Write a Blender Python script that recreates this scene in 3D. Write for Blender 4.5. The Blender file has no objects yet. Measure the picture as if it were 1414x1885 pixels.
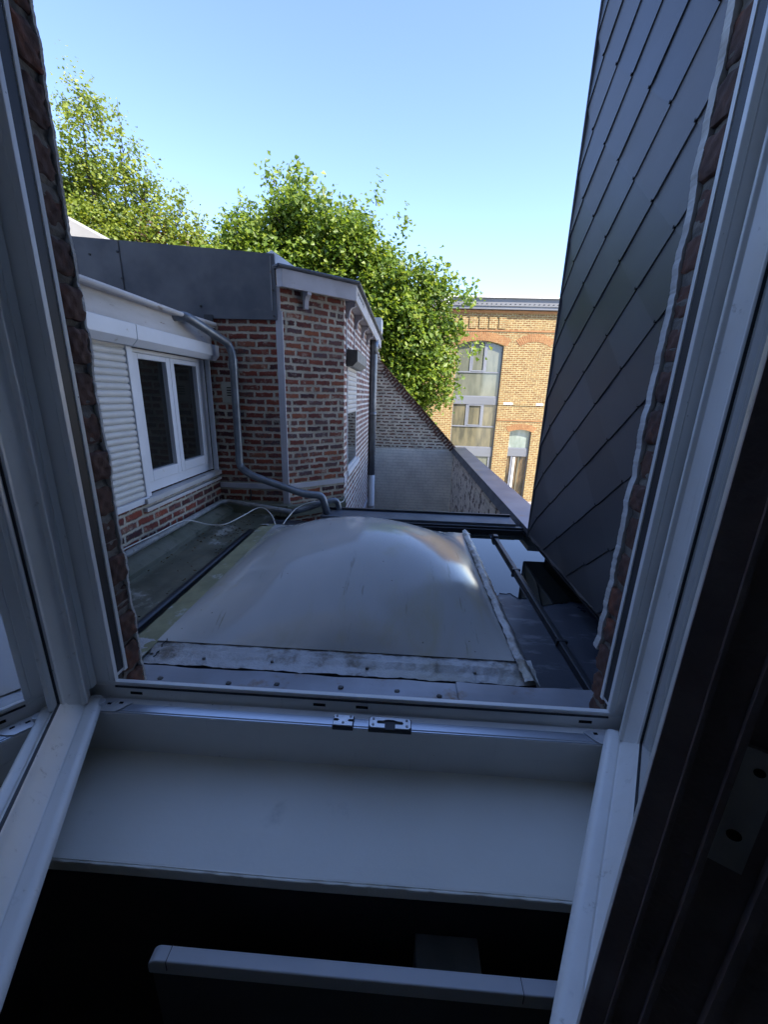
import bpy, math, random
import numpy as np
from mathutils import Vector, Matrix
random.seed(7); rng = np.random.default_rng(11)
R = math.radians
S = bpy.context.scene
COL = S.collection

# ---------------------------------------------------------------- camera, sky, sun, exposure
cd = bpy.data.cameras.new("camera"); cam = bpy.data.objects.new("camera", cd); COL.objects.link(cam)
cd.sensor_fit = 'VERTICAL'; cd.sensor_height = 36.0; cd.lens = 36*732/1885
cd.clip_start = .01; cd.clip_end = 2000
cam.matrix_world = Matrix(((0.99819, -0.04322, 0.04188, 0), (0.05236, 0.28042, -0.95845, 0), (0.02968, 0.95890, 0.28218, 0), (0, 0, 0, 1)))
S.camera = cam
SUN_EL, SUN_AZ = R(50), R(42)      # azimuth measured from behind the camera (-Y) towards the right (+X)
sd = Vector((math.sin(SUN_AZ)*math.cos(SUN_EL), -math.cos(SUN_AZ)*math.cos(SUN_EL), math.sin(SUN_EL)))
W = bpy.data.worlds.new("World"); S.world = W; W.use_nodes = True
wn = W.node_tree; bg = wn.nodes['Background']
sky = wn.nodes.new('ShaderNodeTexSky'); sky.sky_type = 'NISHITA'; sky.sun_disc = False
sky.sun_elevation = SUN_EL; sky.sun_rotation = math.atan2(sd.x, sd.y)
sky.air_density = .75; sky.dust_density = .0; sky.ozone_density = 3.2
wb_ = wn.nodes.new('ShaderNodeMix'); wb_.data_type = 'RGBA'; wb_.blend_type = 'MULTIPLY'; wb_.inputs[0].default_value = 1
wn.links.new(sky.outputs[0], wb_.inputs[6]); wb_.inputs[7].default_value = (1.03, .955, 1.01, 1)      # camera white balance of the blue sky
wn.links.new(wb_.outputs[2], bg.inputs[0]); bg.inputs[1].default_value = .101
sl = bpy.data.lights.new("sun", 'SUN'); so = bpy.data.objects.new("sun", sl); COL.objects.link(so)
sl.energy = 2.0; sl.angle = R(.5); sl.color = (1, .93, .82)
so.rotation_euler = sd.to_track_quat('Z', 'Y').to_euler(); so.location = sd*30
S.view_settings.view_transform = 'Standard'; S.view_settings.look = 'None'
S.view_settings.exposure = 2.5; S.view_settings.gamma = 1; S.view_settings.use_curve_mapping = False

# ---------------------------------------------------------------- object helpers
def tag(o, label=None, cat=None, group=None, kind=None):
    if label: o['label'] = label
    if cat: o['category'] = cat
    if group: o['group'] = group
    if kind: o['kind'] = kind
    return o
def thing(name, label, cat, loc=(0, 0, 0), group=None):
    o = bpy.data.objects.new(name, None); COL.objects.link(o); o.location = loc
    o.empty_display_size = .1
    return tag(o, label, cat, group)

class MB:
    def __init__(s): s.v = []; s.f = []
    def add(s, vs, fs):
        b = len(s.v); s.v += [tuple(p) for p in vs]; s.f += [tuple(i+b for i in f) for f in fs]; return s
    def box(s, x0, x1, y0, y1, z0, z1):
        return s.add([(x0,y0,z0),(x1,y0,z0),(x1,y1,z0),(x0,y1,z0),(x0,y0,z1),(x1,y0,z1),(x1,y1,z1),(x0,y1,z1)],
                     [(0,3,2,1),(4,5,6,7),(0,1,5,4),(1,2,6,5),(2,3,7,6),(3,0,4,7)])
    def prism(s, pts, d):
        """closed polygon (3d points, planar) extruded along vector d"""
        n = len(pts); d = Vector(d); P = [Vector(p) for p in pts]
        return s.add([*P, *[p+d for p in P]], [tuple(range(n))[::-1], tuple(range(n, 2*n))]+[(i, (i+1) % n, n+(i+1) % n, n+i) for i in range(n)])
    def slab(s, a, b, z0, z1, th):
        """vertical wall from a to b (xy), thickness to the left of a->b"""
        a = Vector(a); b = Vector(b); d = (b-a).normalized(); n = Vector((-d.y, d.x))*th
        q = [a, b, b+n, a+n]
        return s.prism([(p.x, p.y, z0) for p in q], (0, 0, z1-z0))
    def tube(s, path, r, seg=12, cap=True):
        P = [Vector(p) for p in path]; n = len(P); rs = r if isinstance(r, (list, tuple)) else [r]*n
        vs = []; up = None
        for i in range(n):
            t = (P[min(i+1, n-1)]-P[max(i-1, 0)]).normalized()
            if up is None:
                up = Vector((0, 0, 1)) if abs(t.z) < .9 else Vector((1, 0, 0))
            a = t.cross(up).normalized(); up = a.cross(t).normalized()
            for k in range(seg):
                th = 2*math.pi*k/seg; vs.append(P[i]+(a*math.cos(th)+up*math.sin(th))*rs[i])
        fs = [(i*seg+k, i*seg+(k+1) % seg, (i+1)*seg+(k+1) % seg, (i+1)*seg+k) for i in range(n-1) for k in range(seg)]
        if cap: fs += [tuple(range(seg))[::-1], tuple(range((n-1)*seg, n*seg))]
        return s.add(vs, fs)
    def grid(s, fn, nu, nv):
        vs = [fn(i/nu, j/nv) for j in range(nv+1) for i in range(nu+1)]
        return s.add(vs, [(j*(nu+1)+i, j*(nu+1)+i+1, (j+1)*(nu+1)+i+1, (j+1)*(nu+1)+i) for j in range(nv) for i in range(nu)])
    def lump(s, c, h, seed=0, n=5, e=7, amp=.0025):
        rr = random.Random(seed); ph = [rr.uniform(0, 6.28) for _ in range(6)]
        c = Vector(c)
        for ax in range(3):
            for sg in (-1, 1):
                def fn(u, v, ax=ax, sg=sg):
                    p = [0, 0, 0]; p[ax] = sg; p[(ax+1) % 3] = (2*u-1)*sg; p[(ax+2) % 3] = 2*v-1
                    l = sum(abs(q)**e for q in p)**(1/e)
                    p = [q/l for q in p]
                    k = math.sin(7*p[0]+ph[0]+5*p[2])*math.cos(6*p[1]+ph[1])+.6*math.sin(13*p[2]+ph[2])*math.cos(11*p[0]+ph[3])
                    return Vector([c[i]+p[i]*(h[i]+k*amp) for i in range(3)])
                s.grid(fn, n, n)
        return s
    def build(s, name, mat, parent=None, smooth=False, bevel=0, seg=2):
        me = bpy.data.meshes.new(name); me.from_pydata(s.v, [], s.f); me.update()
        o = bpy.data.objects.new(name, me); COL.objects.link(o)
        if mat: me.materials.append(mat)
        uv = me.uv_layers.new(name="UVMap")
        co = np.empty(len(me.vertices)*3, np.float32); me.vertices.foreach_get('co', co); co = co.reshape(-1, 3)
        dat = np.zeros((len(me.loops), 2), np.float32)
        for p in me.polygons:
            n = p.normal
            for li in p.loop_indices:
                v = co[me.loops[li].vertex_index]
                if abs(n.z) > .75: dat[li] = (v[0], v[1])
                else:
                    l = math.hypot(n.x, n.y) or 1; dat[li] = (v[0]*-n.y/l+v[1]*n.x/l, v[2])
        uv.data.foreach_set('uv', dat.ravel())
        if smooth:
            me.polygons.foreach_set('use_smooth', [True]*len(me.polygons))
        if bevel:
            m = o.modifiers.new('bevel', 'BEVEL'); m.width = bevel; m.segments = seg; m.limit_method = 'ANGLE'; m.angle_limit = R(40)
            w = o.modifiers.new('wn', 'WEIGHTED_NORMAL'); me.polygons.foreach_set('use_smooth', [True]*len(me.polygons))
        if parent is not None:
            o.parent = parent; M = Matrix.Identity(4); q = parent
            while q is not None: M = Matrix.Translation(q.location) @ M; q = q.parent
            # keep world coordinates of the vertices
            off = -M.translation
            if off.length > 1e-9: me.transform(Matrix.Translation(off))
        return o

# ---------------------------------------------------------------- material helpers
class NT:
    def __init__(s, name):
        s.m = bpy.data.materials.new(name); s.m.use_nodes = True; s.t = s.m.node_tree; s.t.nodes.clear()
        s.out = s.t.nodes.new('ShaderNodeOutputMaterial')
    def n(s, typ, ins=None, **at):
        nd = s.t.nodes.new('ShaderNode'+typ)
        for k, v in at.items(): setattr(nd, k, v)
        for k, v in (ins or {}).items():
            if isinstance(v, bpy.types.NodeSocket): s.t.links.new(v, nd.inputs[k])
            else: nd.inputs[k].default_value = v
        return nd
    def m_(s, op, a, b=0., c=0., clamp=False):
        return s.n('Math', {0: a, 1: b, 2: c}, operation=op, use_clamp=clamp).outputs[0]
    def mix(s, f, a, b, bt='MIX'):
        nd = s.n('Mix', data_type='RGBA', blend_type=bt, clamp_factor=True)
        for i, v in ((0, f), (6, a), (7, b)):
            if isinstance(v, bpy.types.NodeSocket): s.t.links.new(v, nd.inputs[i])
            else: nd.inputs[i].default_value = v if i == 0 else (*v[:3], 1)
        return nd.outputs[2]
    def sm(s, x, lo, hi):
        return s.n('MapRange', {0: x, 1: lo, 2: hi, 3: 0., 4: 1.}, interpolation_type='SMOOTHSTEP').outputs[0]
    def noise(s, vec, scale, det=4, rough=.55, dist=0):
        return s.n('TexNoise', {'Vector': vec, 'Scale': scale, 'Detail': det, 'Roughness': rough, 'Distortion': dist}).outputs
    def finish(s, **ins):
        b = s.n('BsdfPrincipled', {k.replace('_', ' '): v for k, v in ins.items()}); s.t.links.new(b.outputs[0], s.out.inputs[0]); return s.m
def c4(c): return (*c, 1)

def plain(name, c1, c2=None, scale=6, rough=.5, metal=0., bump=.15, bscale=60, dirt=None, rv=.1, stretch=None, spec=.5, coat=0.):
    k = NT(name); o = k.n('TexCoord').outputs['Object']
    if stretch: o = k.n('Mapping', {'Vector': o, 'Scale': stretch}).outputs[0]
    c2 = c2 or tuple(v*.82 for v in c1)
    nz = k.noise(o, scale, 6)[0]
    col = k.mix(k.sm(nz, .3, .7), c1, c2)
    if dirt:
        dc, ds, lo, hi = dirt
        col = k.mix(k.sm(k.noise(o, ds, 8, .65)[0], lo, hi), col, dc)
    bn = k.noise(o, bscale, 4)[0]
    bp = k.n('Bump', {'Height': bn, 'Strength': bump, 'Distance': .002}).outputs[0]
    rg = k.m_('ADD', k.m_('MULTIPLY', k.m_('SUBTRACT', nz, .5), rv), rough, clamp=True)
    return k.finish(Base_Color=col, Roughness=rg, Metallic=metal, Normal=bp, Specular_IOR_Level=spec, Coat_Weight=coat)

def brick(name, cols, mortar, w=.17, h=.055, mt=.016, dist=.006, bumpd=.006, paint=None, soil=None, rnd=.35, soft=.004):
    """hand-made brickwork in metres; every brick has its own tone and ragged edges"""
    k = NT(name); uv = k.n('TexCoord').outputs['UV']
    nd = k.noise(uv, 22, 4)[1]
    ds = k.n('VectorMath', {0: nd, 1: (.5, .5, .5)}, operation='SUBTRACT').outputs[0]
    ds = k.n('VectorMath', {0: ds, 'Scale': dist*2.4}, operation='SCALE').outputs[0]
    low = k.n('VectorMath', {0: k.noise(uv, 2.2, 2)[1], 1: (.5, .5, .5)}, operation='SUBTRACT').outputs[0]
    low = k.n('VectorMath', {0: low, 'Scale': dist*2.0}, operation='SCALE').outputs[0]
    p = k.n('VectorMath', {0: uv, 1: ds}, operation='ADD').outputs[0]
    p = k.n('VectorMath', {0: p, 1: low}, operation='ADD').outputs[0]
    xyz = k.n('SeparateXYZ', {0: p}).outputs
    v = k.m_('DIVIDE', xyz[1], h); row = k.m_('FLOOR', v); fv = k.m_('SUBTRACT', v, row)
    rr = k.n('TexWhiteNoise', {'W': row}, noise_dimensions='1D').outputs[0]
    u = k.m_('ADD', k.m_('DIVIDE', xyz[0], w), k.m_('ADD', k.m_('MULTIPLY', row, .5), k.m_('MULTIPLY', rr, rnd)))
    cl = k.m_('FLOOR', u); fu = k.m_('SUBTRACT', u, cl)
    idv = k.n('CombineXYZ', {0: cl, 1: row}).outputs[0]
    wn_ = k.n('TexWhiteNoise', {'Vector': idv}, noise_dimensions='2D').outputs
    # now and then a header: split the brick in two
    hd = k.m_('GREATER_THAN', k.n('SeparateColor', {0: wn_[1]}).outputs[1], .87)
    fu2 = k.m_('FRACT', k.m_('MULTIPLY', fu, 2.)); fuu = k.m_('ADD', k.m_('MULTIPLY', fu, k.m_('SUBTRACT', 1., hd)), k.m_('MULTIPLY', fu2, hd))
    wsc = k.m_('SUBTRACT', w, k.m_('MULTIPLY', hd, w*.5))
    du = k.m_('MULTIPLY', k.m_('MINIMUM', fuu, k.m_('SUBTRACT', 1., fuu)), wsc)
    dv = k.m_('MULTIPLY', k.m_('MINIMUM', fv, k.m_('SUBTRACT', 1., fv)), h)
    d = k.m_('SUBTRACT', k.m_('MINIMUM', du, dv), mt/2)
    d = k.m_('ADD', d, k.m_('MULTIPLY', k.m_('SUBTRACT', k.noise(uv, 60, 5, .75)[0], .5), dist*1.9))
    mask = k.sm(d, -soft, soft)
    ramp = k.n('ValToRGB', {0: k.m_('ADD', wn_[0], k.m_('MULTIPLY', k.m_('SUBTRACT', k.noise(uv, 30, 3)[0], .5), .35), clamp=True)})
    cr = ramp.color_ramp
    while len(cr.elements) < len(cols): cr.elements.new(.5)
    for i, c in enumerate(cols): cr.elements[i].position = i/(len(cols)-1); cr.elements[i].color = c4(c)
    fine = k.noise(uv, 90, 5, .7)[0]
    bc = k.mix(k.m_('MULTIPLY', fine, .35), ramp.outputs[0], (.02, .015, .013), 'MIX')
    mc = k.mix(k.sm(k.noise(uv, 5, 5)[0], .35, .65), mortar, tuple(q*.7 for q in mortar))
    # smeared mortar on the brick faces
    sme = k.m_('MULTIPLY', k.sm(k.noise(uv, 11, 7, .75)[0], .52, .70), .72)
    col = k.mix(mask, mc, k.mix(sme, bc, mortar))
    hgt = k.m_('ADD', k.m_('MULTIPLY', mask, .8), k.m_('MULTIPLY', fine, .35))
    if paint:
        pc, lo, hi = paint
        pk = k.sm(k.noise(uv, 7, 8, .7)[0], lo, hi)
        pcc = k.mix(k.sm(k.noise(uv, 2.5, 5)[0], .35, .7), pc, tuple(q*.82 for q in pc))
        pcc = k.mix(k.m_('MULTIPLY', k.m_('SUBTRACT', 1., mask), .42), pcc, tuple(q*.5 for q in pc))
        col = k.mix(pk, pcc, col)
    if soil:
        sc, z0, z1 = soil
        oz = k.n('SeparateXYZ', {0: uv}).outputs[1]
        g = k.m_('MULTIPLY', k.sm(k.m_('ADD', oz, k.m_('MULTIPLY', k.noise(uv, 6, 5)[0], .12)), z1, z0), .8)
        col = k.mix(g, col, sc)
    bp = k.n('Bump', {'Height': hgt, 'Strength': .9, 'Distance': bumpd}).outputs[0]
    return k.finish(Base_Color=col, Roughness=.88, Normal=bp, Specular_IOR_Level=.25)

M = {}
M['annex'] = brick('hand_made_red_brick', [(.06,.03,.035),(.17,.045,.035),(.25,.06,.04),(.31,.075,.045),(.15,.05,.05),(.34,.12,.07),(.10,.06,.07)], (.50,.45,.36), w=.165, h=.0553, mt=.0195, dist=.0085, bumpd=.012, soil=((.10,.10,.07), -1.0, -.84))
M['bay'] = brick('bay_brick', [(.07,.035,.04),(.17,.05,.04),(.26,.07,.045),(.20,.07,.055),(.34,.11,.055),(.11,.07,.08),(.22,.10,.08)], (.49,.44,.355), w=.15, h=.0553, mt=.021, dist=.0095, bumpd=.012)
M['longwall'] = brick('long_wall_brick', [(.14,.06,.05),(.22,.09,.065),(.28,.11,.08),(.16,.08,.07)], (.74,.69,.62), w=.20, h=.062, mt=.024)
M['endbrick'] = brick('old_sooty_brick', [(.09,.055,.05),(.17,.09,.065),(.24,.11,.075),(.13,.10,.085)], (.74,.68,.55), w=.17, h=.059, mt=.034, dist=.014)
M['endpaint'] = brick('white_painted_brick', [(.12,.08,.06),(.17,.10,.07)], (.30,.28,.22), w=.20, h=.059, mt=.010, dist=.012, bumpd=.010, paint=((.94,.91,.79), .68, .74))
M['partypaint'] = brick('peeling_painted_brick', [(.05,.04,.045),(.10,.07,.06),(.14,.08,.07)], (.25,.22,.18), w=.20, h=.059, mt=.010, dist=.014, bumpd=.009, paint=((.86,.80,.70), .53, .58))
M['farbrick'] = brick('orange_brick', [(.22,.105,.042),(.29,.15,.06),(.36,.21,.08),(.26,.125,.047)], (.46,.38,.19), w=.24, h=.088, mt=.030, dist=.006, rnd=.05)
M['hostbrick'] = brick('facade_brick', [(.16,.06,.04),(.24,.09,.05)], (.32,.28,.22), w=.22, h=.07, mt=.014)
M['reveal'] = plain('dark_reveal_brick', (.15,.075,.052), (.08,.048,.04), scale=14, rough=.85, bump=.9, bscale=70, dirt=((.24,.085,.045), 9, .50, .68))
M['revmortar'] = plain('grey_mortar', (.26,.235,.20), (.14,.125,.11), scale=30, rough=.95, bump=1, bscale=120)
M['render'] = plain('white_render', (.70,.69,.66), (.5,.48,.45), scale=20, rough=.8, bump=.6)
M['pvc'] = plain('white_pvc', (.86,.85,.82), (.80,.79,.76), scale=5, rough=.30, bump=.03, bscale=30, dirt=((.42,.38,.33), 35, .66, .80))
M['pvcleaf'] = plain('aged_white_pvc', (.86,.84,.80), (.78,.76,.71), scale=9, rough=.36, bump=.05, bscale=40, dirt=((.42,.38,.31), 24, .60, .76))
M['pvcgrey'] = plain('grey_pvc', (.34,.34,.34), (.27,.27,.26), scale=8, rough=.45, bump=.1, dirt=((.16,.15,.13), 20, .6, .8))
def m_pvc(name, c, c2, thr):
    k = NT(name); o = k.n('TexCoord').outputs['Object']
    col = k.mix(k.sm(k.noise(o, 6, 5)[0], .35, .7), c, c2)
    col = k.mix(k.m_('MULTIPLY', k.sm(k.noise(o, 32, 8, .75)[0], thr, thr+.12), .6), col, (.34,.30,.24))
    spk = k.m_('MULTIPLY', k.sm(k.n('TexVoronoi', {'Vector': o, 'Scale': 38.}).outputs[0], .07, .04), k.sm(k.noise(o, 9, 2)[0], .52, .6))
    col = k.mix(k.m_('MULTIPLY', spk, .7), col, (.10,.09,.07))
    st = k.n('Mapping', {'Vector': o, 'Scale': (60, 60, 1.5)}).outputs[0]
    scr = k.m_('MULTIPLY', k.sm(k.noise(st, 1, 4, .7)[0], .62, .72), .35)
    col = k.mix(scr, col, tuple(q*.72 for q in c))
    rg = k.m_('ADD', k.m_('MULTIPLY', k.noise(o, 18, 5)[0], .25), .2)
    bp = k.n('Bump', {'Height': k.noise(o, 70, 3)[0], 'Strength': .06, 'Distance': .001}).outputs[0]
    return k.finish(Base_Color=col, Roughness=rg, Normal=bp)
M['pvc'] = m_pvc('white_pvc', (.86,.85,.82), (.79,.78,.75), .62)
M['pvcleaf'] = m_pvc('aged_white_pvc', (.86,.84,.80), (.77,.75,.70), .58)
M['alu'] = plain('aluminium_track', (.62,.66,.72), (.5,.54,.6), scale=3, rough=.34, metal=.85, bump=.05, stretch=(.2, 8, 8))
M['steel'] = plain('zinc_plated_steel', (.78,.78,.78), (.62,.62,.62), scale=40, rough=.42, metal=.65, bump=.1, dirt=((.3,.26,.22), 60, .62, .75))
M['dark'] = plain('black_rubber', (.012,.012,.014), rough=.6, bump=.1)
M['gasket'] = plain('gasket', (.03,.03,.033), rough=.5, bump=.1)
M['slot'] = plain('slot_black', (.004,.004,.004), rough=.9, bump=0)
M['sashend'] = plain('shaded_sash_edge', (.38,.32,.33), (.28,.23,.24), scale=30, rough=.55, bump=.5, bscale=200)  # white PVC edge turned from the window, its shade put into the colour
M['sillpaint'] = plain('cream_painted_sill', (.90,.87,.78), (.84,.81,.71), scale=3, rough=.5, bump=.25, bscale=45, dirt=((.56,.54,.48), 8, .60, .85))
M['shadewall'] = plain('shaded_wall_under_sill', (.06,.05,.055), (.04,.035,.04), scale=4, rough=.9, bump=.4)  # lower part of the lining wall, sill shade painted into its base colour
M['lining'] = plain('plaster_lining', (.62,.60,.57), (.52,.50,.47), scale=4, rough=.9, bump=.4)
M['plaster'] = plain('room_plaster', (.80,.78,.74), (.72,.70,.66), scale=4, rough=.9, bump=.4)
M['floorwood'] = plain('room_floor', (.40,.33,.25), scale=3, rough=.6)
M['radiator'] = plain('radiator_enamel', (.82,.83,.85), (.74,.76,.79), scale=6, rough=.4, bump=.05)
M['radgrille'] = plain('radiator_grille', (.12,.12,.13), rough=.5, bump=.1)
M['zinc'] = plain('weathered_zinc', (.125,.135,.155), (.075,.085,.105), scale=3.5, rough=.50, metal=.25, bump=.15, bscale=8, dirt=((.19,.195,.20), 6, .60, .82), rv=.25)
M['zincdark'] = plain('dark_zinc_trim', (.035,.04,.048), (.025,.028,.034), scale=4, rough=.35, metal=.4, bump=.1, dirt=((.09,.09,.09), 18, .62, .8))
M['zinccap'] = plain('zinc_capping', (.27,.27,.31), (.22,.21,.24), scale=3, rough=.32, metal=.6, bump=.15, bscale=10, dirt=((.30,.22,.17), 9, .56, .72), rv=.2)
M['zincledge'] = plain('zinc_ledge', (.30,.31,.34), (.22,.225,.24), scale=5, rough=.42, metal=.35, bump=.3, bscale=14, dirt=((.20,.13,.08), 8, .55, .70))
M['pipe'] = plain('galvanised_pipe', (.20,.225,.25), (.14,.155,.175), scale=12, rough=.38, metal=.45, bump=.15, dirt=((.28,.28,.27), 30, .62, .78))
M['oldpipe'] = plain('old_grey_pipe', (.30,.30,.29), (.19,.19,.18), scale=12, rough=.6, bump=.3, dirt=((.06,.05,.04), 22, .55, .75))
M['whitewood'] = plain('flaking_white_wood', (.52,.50,.49), (.42,.40,.38), scale=5, rough=.7, bump=.5, dirt=((.20,.16,.13), 11, .60, .70), stretch=(1, .6, 2.5))
M['lilacwood'] = plain('pale_painted_board', (.50,.49,.53), (.42,.41,.44), scale=6, rough=.65, bump=.3, dirt=((.25,.22,.2), 16, .64, .78))
M['annexpvc'] = plain('annex_white_pvc', (.66,.67,.70), (.60,.61,.63), scale=4, rough=.4, bump=.05, dirt=((.36,.33,.28), 18, .64, .8))
M['shutter'] = plain('cream_shutter', (.60,.58,.54), (.54,.52,.48), scale=8, rough=.45, bump=.05, dirt=((.3,.27,.22), 25, .66, .8))
M['boxdark'] = plain('weathered_shutter_box', (.10,.095,.085), (.065,.06,.055), scale=14, rough=.6, bump=.3)
M['boxpale'] = plain('grey_shutter_box', (.24,.24,.22), (.18,.18,.165), scale=14, rough=.6, bump=.3)
M['concrete'] = plain('mossy_concrete', (.17,.165,.125), (.11,.115,.075), scale=5, rough=.9, bump=.8, bscale=40, dirt=((.05,.055,.035), 7, .54, .7))
M['mossfelt'] = plain('mossy_felt', (.16,.16,.115), (.07,.075,.055), scale=3.4, rough=.36, bump=.5, bscale=30, dirt=((.34,.34,.30), 4.2, .585, .66), rv=.4)
M['slate'] = plain('black_fibre_slate', (.042,.046,.055), (.034,.038,.046), scale=1.6, rough=.40, bump=.12, bscale=120, dirt=((.05,.054,.06), 2.2, .5, .8), rv=.12)
def m_slate():
    k = NT('black_fibre_slate'); o = k.n('TexCoord').outputs['Object']; rd_ = k.n('NewGeometry').outputs['Random Per Island']
    a = k.noise(o, 2.2, 6, .6)[0]; b = k.noise(o, 14, 6, .7)[0]
    col = k.mix(rd_, (.030,.034,.042), (.082,.087,.098)); col = k.mix(k.m_('MULTIPLY', k.sm(a, .45, .75), .5), col, (.068,.072,.078))
    col = k.mix(k.m_('MULTIPLY', k.sm(b, .64, .74), .35), col, (.12,.12,.12))
    rg = k.m_('ADD', k.m_('ADD', k.m_('MULTIPLY', rd_, .10), k.m_('MULTIPLY', a, .16)), .28)
    bp = k.n('Bump', {'Height': k.noise(o, 90, 4)[0], 'Strength': .15, 'Distance': .001}).outputs[0]
    return k.finish(Base_Color=col, Roughness=rg, Normal=bp)
M['slate'] = m_slate()
M['slateback'] = plain('black_backing', (.006,.006,.007), rough=.9)
M['whitepipe'] = plain('white_downpipe', (.62,.62,.60), rough=.5)
M['tile'] = plain('orange_verge_tile', (.26,.12,.07), (.17,.08,.05), scale=20, rough=.85, bump=.5)
M['greyframe'] = plain('grey_metal_frame', (.22,.225,.245), (.19,.195,.215), scale=2, rough=.45, metal=.1, bump=.03)
M['greypanel'] = plain('grey_metal_panel', (.17,.175,.19), (.15,.155,.165), scale=1, rough=.5, bump=.03)
M['farroof'] = plain('grey_sheet_roof', (.19,.19,.195), (.16,.16,.165), scale=.7, rough=.6, bump=.1)
M['coping'] = plain('pale_coping', (.80,.78,.72), rough=.7)
M['palefelt'] = plain('pale_sheet_roof', (.40,.39,.38), (.34,.33,.32), scale=2, rough=.8)
M['cable'] = plain('white_cable', (.62,.60,.55), rough=.5)
M['ground'] = plain('courtyard_paving', (.42,.40,.36), (.32,.30,.27), scale=1.5, rough=.9, bump=.6)
M['grass'] = plain('garden_ground', (.06,.09,.03), (.04,.06,.02), scale=1, rough=.95, bump=.8)
M['ventgrille'] = plain('vent_cream', (.42,.40,.33), rough=.6)
M['orangebrick'] = plain('soldier_brick', (.38,.19,.075), (.29,.13,.05), scale=7, rough=.85, bump=.4)
M['bark'] = plain('bark', (.07,.055,.04), (.04,.03,.022), scale=8, rough=.95, bump=1)

def m_glass(name, tint=(.9, .95, .93), refl=1.45):
    k = NT(name); fr = k.n('Fresnel', {'IOR': refl}).outputs[0]
    tr = k.n('BsdfTransparent', {0: c4(tint)}).outputs[0]; gl = k.n('BsdfGlossy', {'Color': (1, 1, 1, 1), 'Roughness': .02}).outputs[0]
    mx = k.n('MixShader', {0: fr, 1: tr, 2: gl}).outputs[0]; k.t.links.new(mx, k.out.inputs[0]); return k.m
M['glass'] = m_glass('sash_glass')
def m_dome():
    k = NT('aged_dome_acrylic'); o = k.n('TexCoord').outputs['Object']
    st = k.n('Mapping', {'Vector': o, 'Scale': (1.2, .5, 1)}).outputs[0]
    a = k.noise(st, 3.2, 7, .6, .6)[0]; b = k.noise(o, 9, 7, .7, .8)[0]; c = k.noise(o, 1.1, 3)[0]
    col = k.mix(k.sm(c, .35, .65), (.52,.51,.48), (.43,.43,.41))
    col = k.mix(k.m_('MULTIPLY', k.sm(a, .52, .72), .7), col, (.42,.39,.27))
    sc = k.n('Mapping', {'Vector': o, 'Scale': (30, 3, 1), 'Rotation': (0, 0, .35)}).outputs[0]
    scr = k.m_('MULTIPLY', k.sm(k.noise(sc, 1, 5, .7)[0], .60, .66), k.sm(k.noise(o, 2.4, 3)[0], .48, .58))
    col = k.mix(k.m_('MULTIPLY', scr, .45), col, (.16,.15,.08))
    spk = k.sm(k.n('TexVoronoi', {'Vector': o, 'Scale': 13.}).outputs[0], .055, .035)
    col = k.mix(k.m_('MULTIPLY', spk, .6), col, (.05,.045,.03))
    wash = k.m_('MULTIPLY', k.sm(b, .5, .75), .25)
    col = k.mix(wash, col, (.42,.43,.42))
    rg = k.m_('ADD', k.m_('MULTIPLY', k.sm(a, .45, .75), .16), .12)
    bp = k.n('Bump', {'Height': k.noise(o, 3, 3)[0], 'Strength': .25, 'Distance': .004}).outputs[0]
    return k.finish(Base_Color=col, Roughness=rg, Normal=bp, IOR=1.5, Specular_IOR_Level=.42)
M['dome'] = m_dome()
def m_foil():
    k = NT('bitumen_aluminium_tape'); o = k.n('TexCoord').outputs['Object']
    a = k.noise(o, 9, 8, .7)[0]; b = k.noise(o, 3, 4)[0]
    col = k.mix(k.sm(a, .47, .67), (.46,.46,.455), (.22,.20,.17)); col = k.mix(k.m_('MULTIPLY', k.sm(b, .5, .7), .5), col, (.30,.27,.17))
    bp = k.n('Bump', {'Height': k.noise(o, 22, 6, .7)[0], 'Strength': 1., 'Distance': .008}).outputs[0]
    return k.finish(Base_Color=col, Roughness=k.m_('ADD', k.m_('MULTIPLY', a, .4), .25), Metallic=.45, Normal=bp)
M['foil'] = m_foil()
M['foilyellow'] = plain('mossy_flashing', (.30,.29,.16), (.20,.195,.11), scale=7, rough=.7, bump=.8, bscale=30, dirt=((.40,.40,.36), 12, .56, .68))
def m_felt():
    k = NT('dark_roof_membrane'); o = k.n('TexCoord').outputs['Object']
    a = k.noise(o, 4, 7, .6)[0]; b = k.noise(o, 1.3, 4)[0]
    col = k.mix(k.sm(b, .35, .65), (.028,.034,.048), (.045,.052,.068))
    s2 = k.n('Mapping', {'Vector': o, 'Scale': (2.5, 9, 1)}).outputs[0]
    col = k.mix(k.m_('MULTIPLY', k.sm(k.noise(s2, 1.6, 8, .7)[0], .52, .64), .6), col, (.20,.21,.24))
    col = k.mix(k.sm(a, .63, .66), col, (.30,.30,.29))
    bp = k.n('Bump', {'Height': k.noise(o, 50, 5)[0], 'Strength': .3, 'Distance': .002}).outputs[0]
    return k.finish(Base_Color=col, Roughness=k.m_('ADD', k.m_('MULTIPLY', a, .5), .12), Normal=bp)
M['felt'] = m_felt()
def m_water():
    k = NT('rain_water_film'); o = k.n('TexCoord').outputs['Object']
    bp = k.n('Bump', {'Height': k.noise(o, 6, 2)[0], 'Strength': .02, 'Distance': .001}).outputs[0]
    return k.finish(Base_Color=(.012,.014,.013,1), Roughness=.012, IOR=1.45, Normal=bp, Specular_IOR_Level=.9)
M['water'] = m_water()
def m_pane(name, base, rough=.03, var=None):
    k = NT(name); o = k.n('TexCoord').outputs['Object']; col = c4(base)
    if var:
        mp = k.n('Mapping', {'Vector': o, 'Scale': (3, 1, .7)}).outputs[0]
        col = k.mix(k.sm(k.noise(mp, 1.2, 4, .6)[0], .35, .68), base, var)
    return k.finish(Base_Color=col, Roughness=rough, IOR=1.5)
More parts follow.
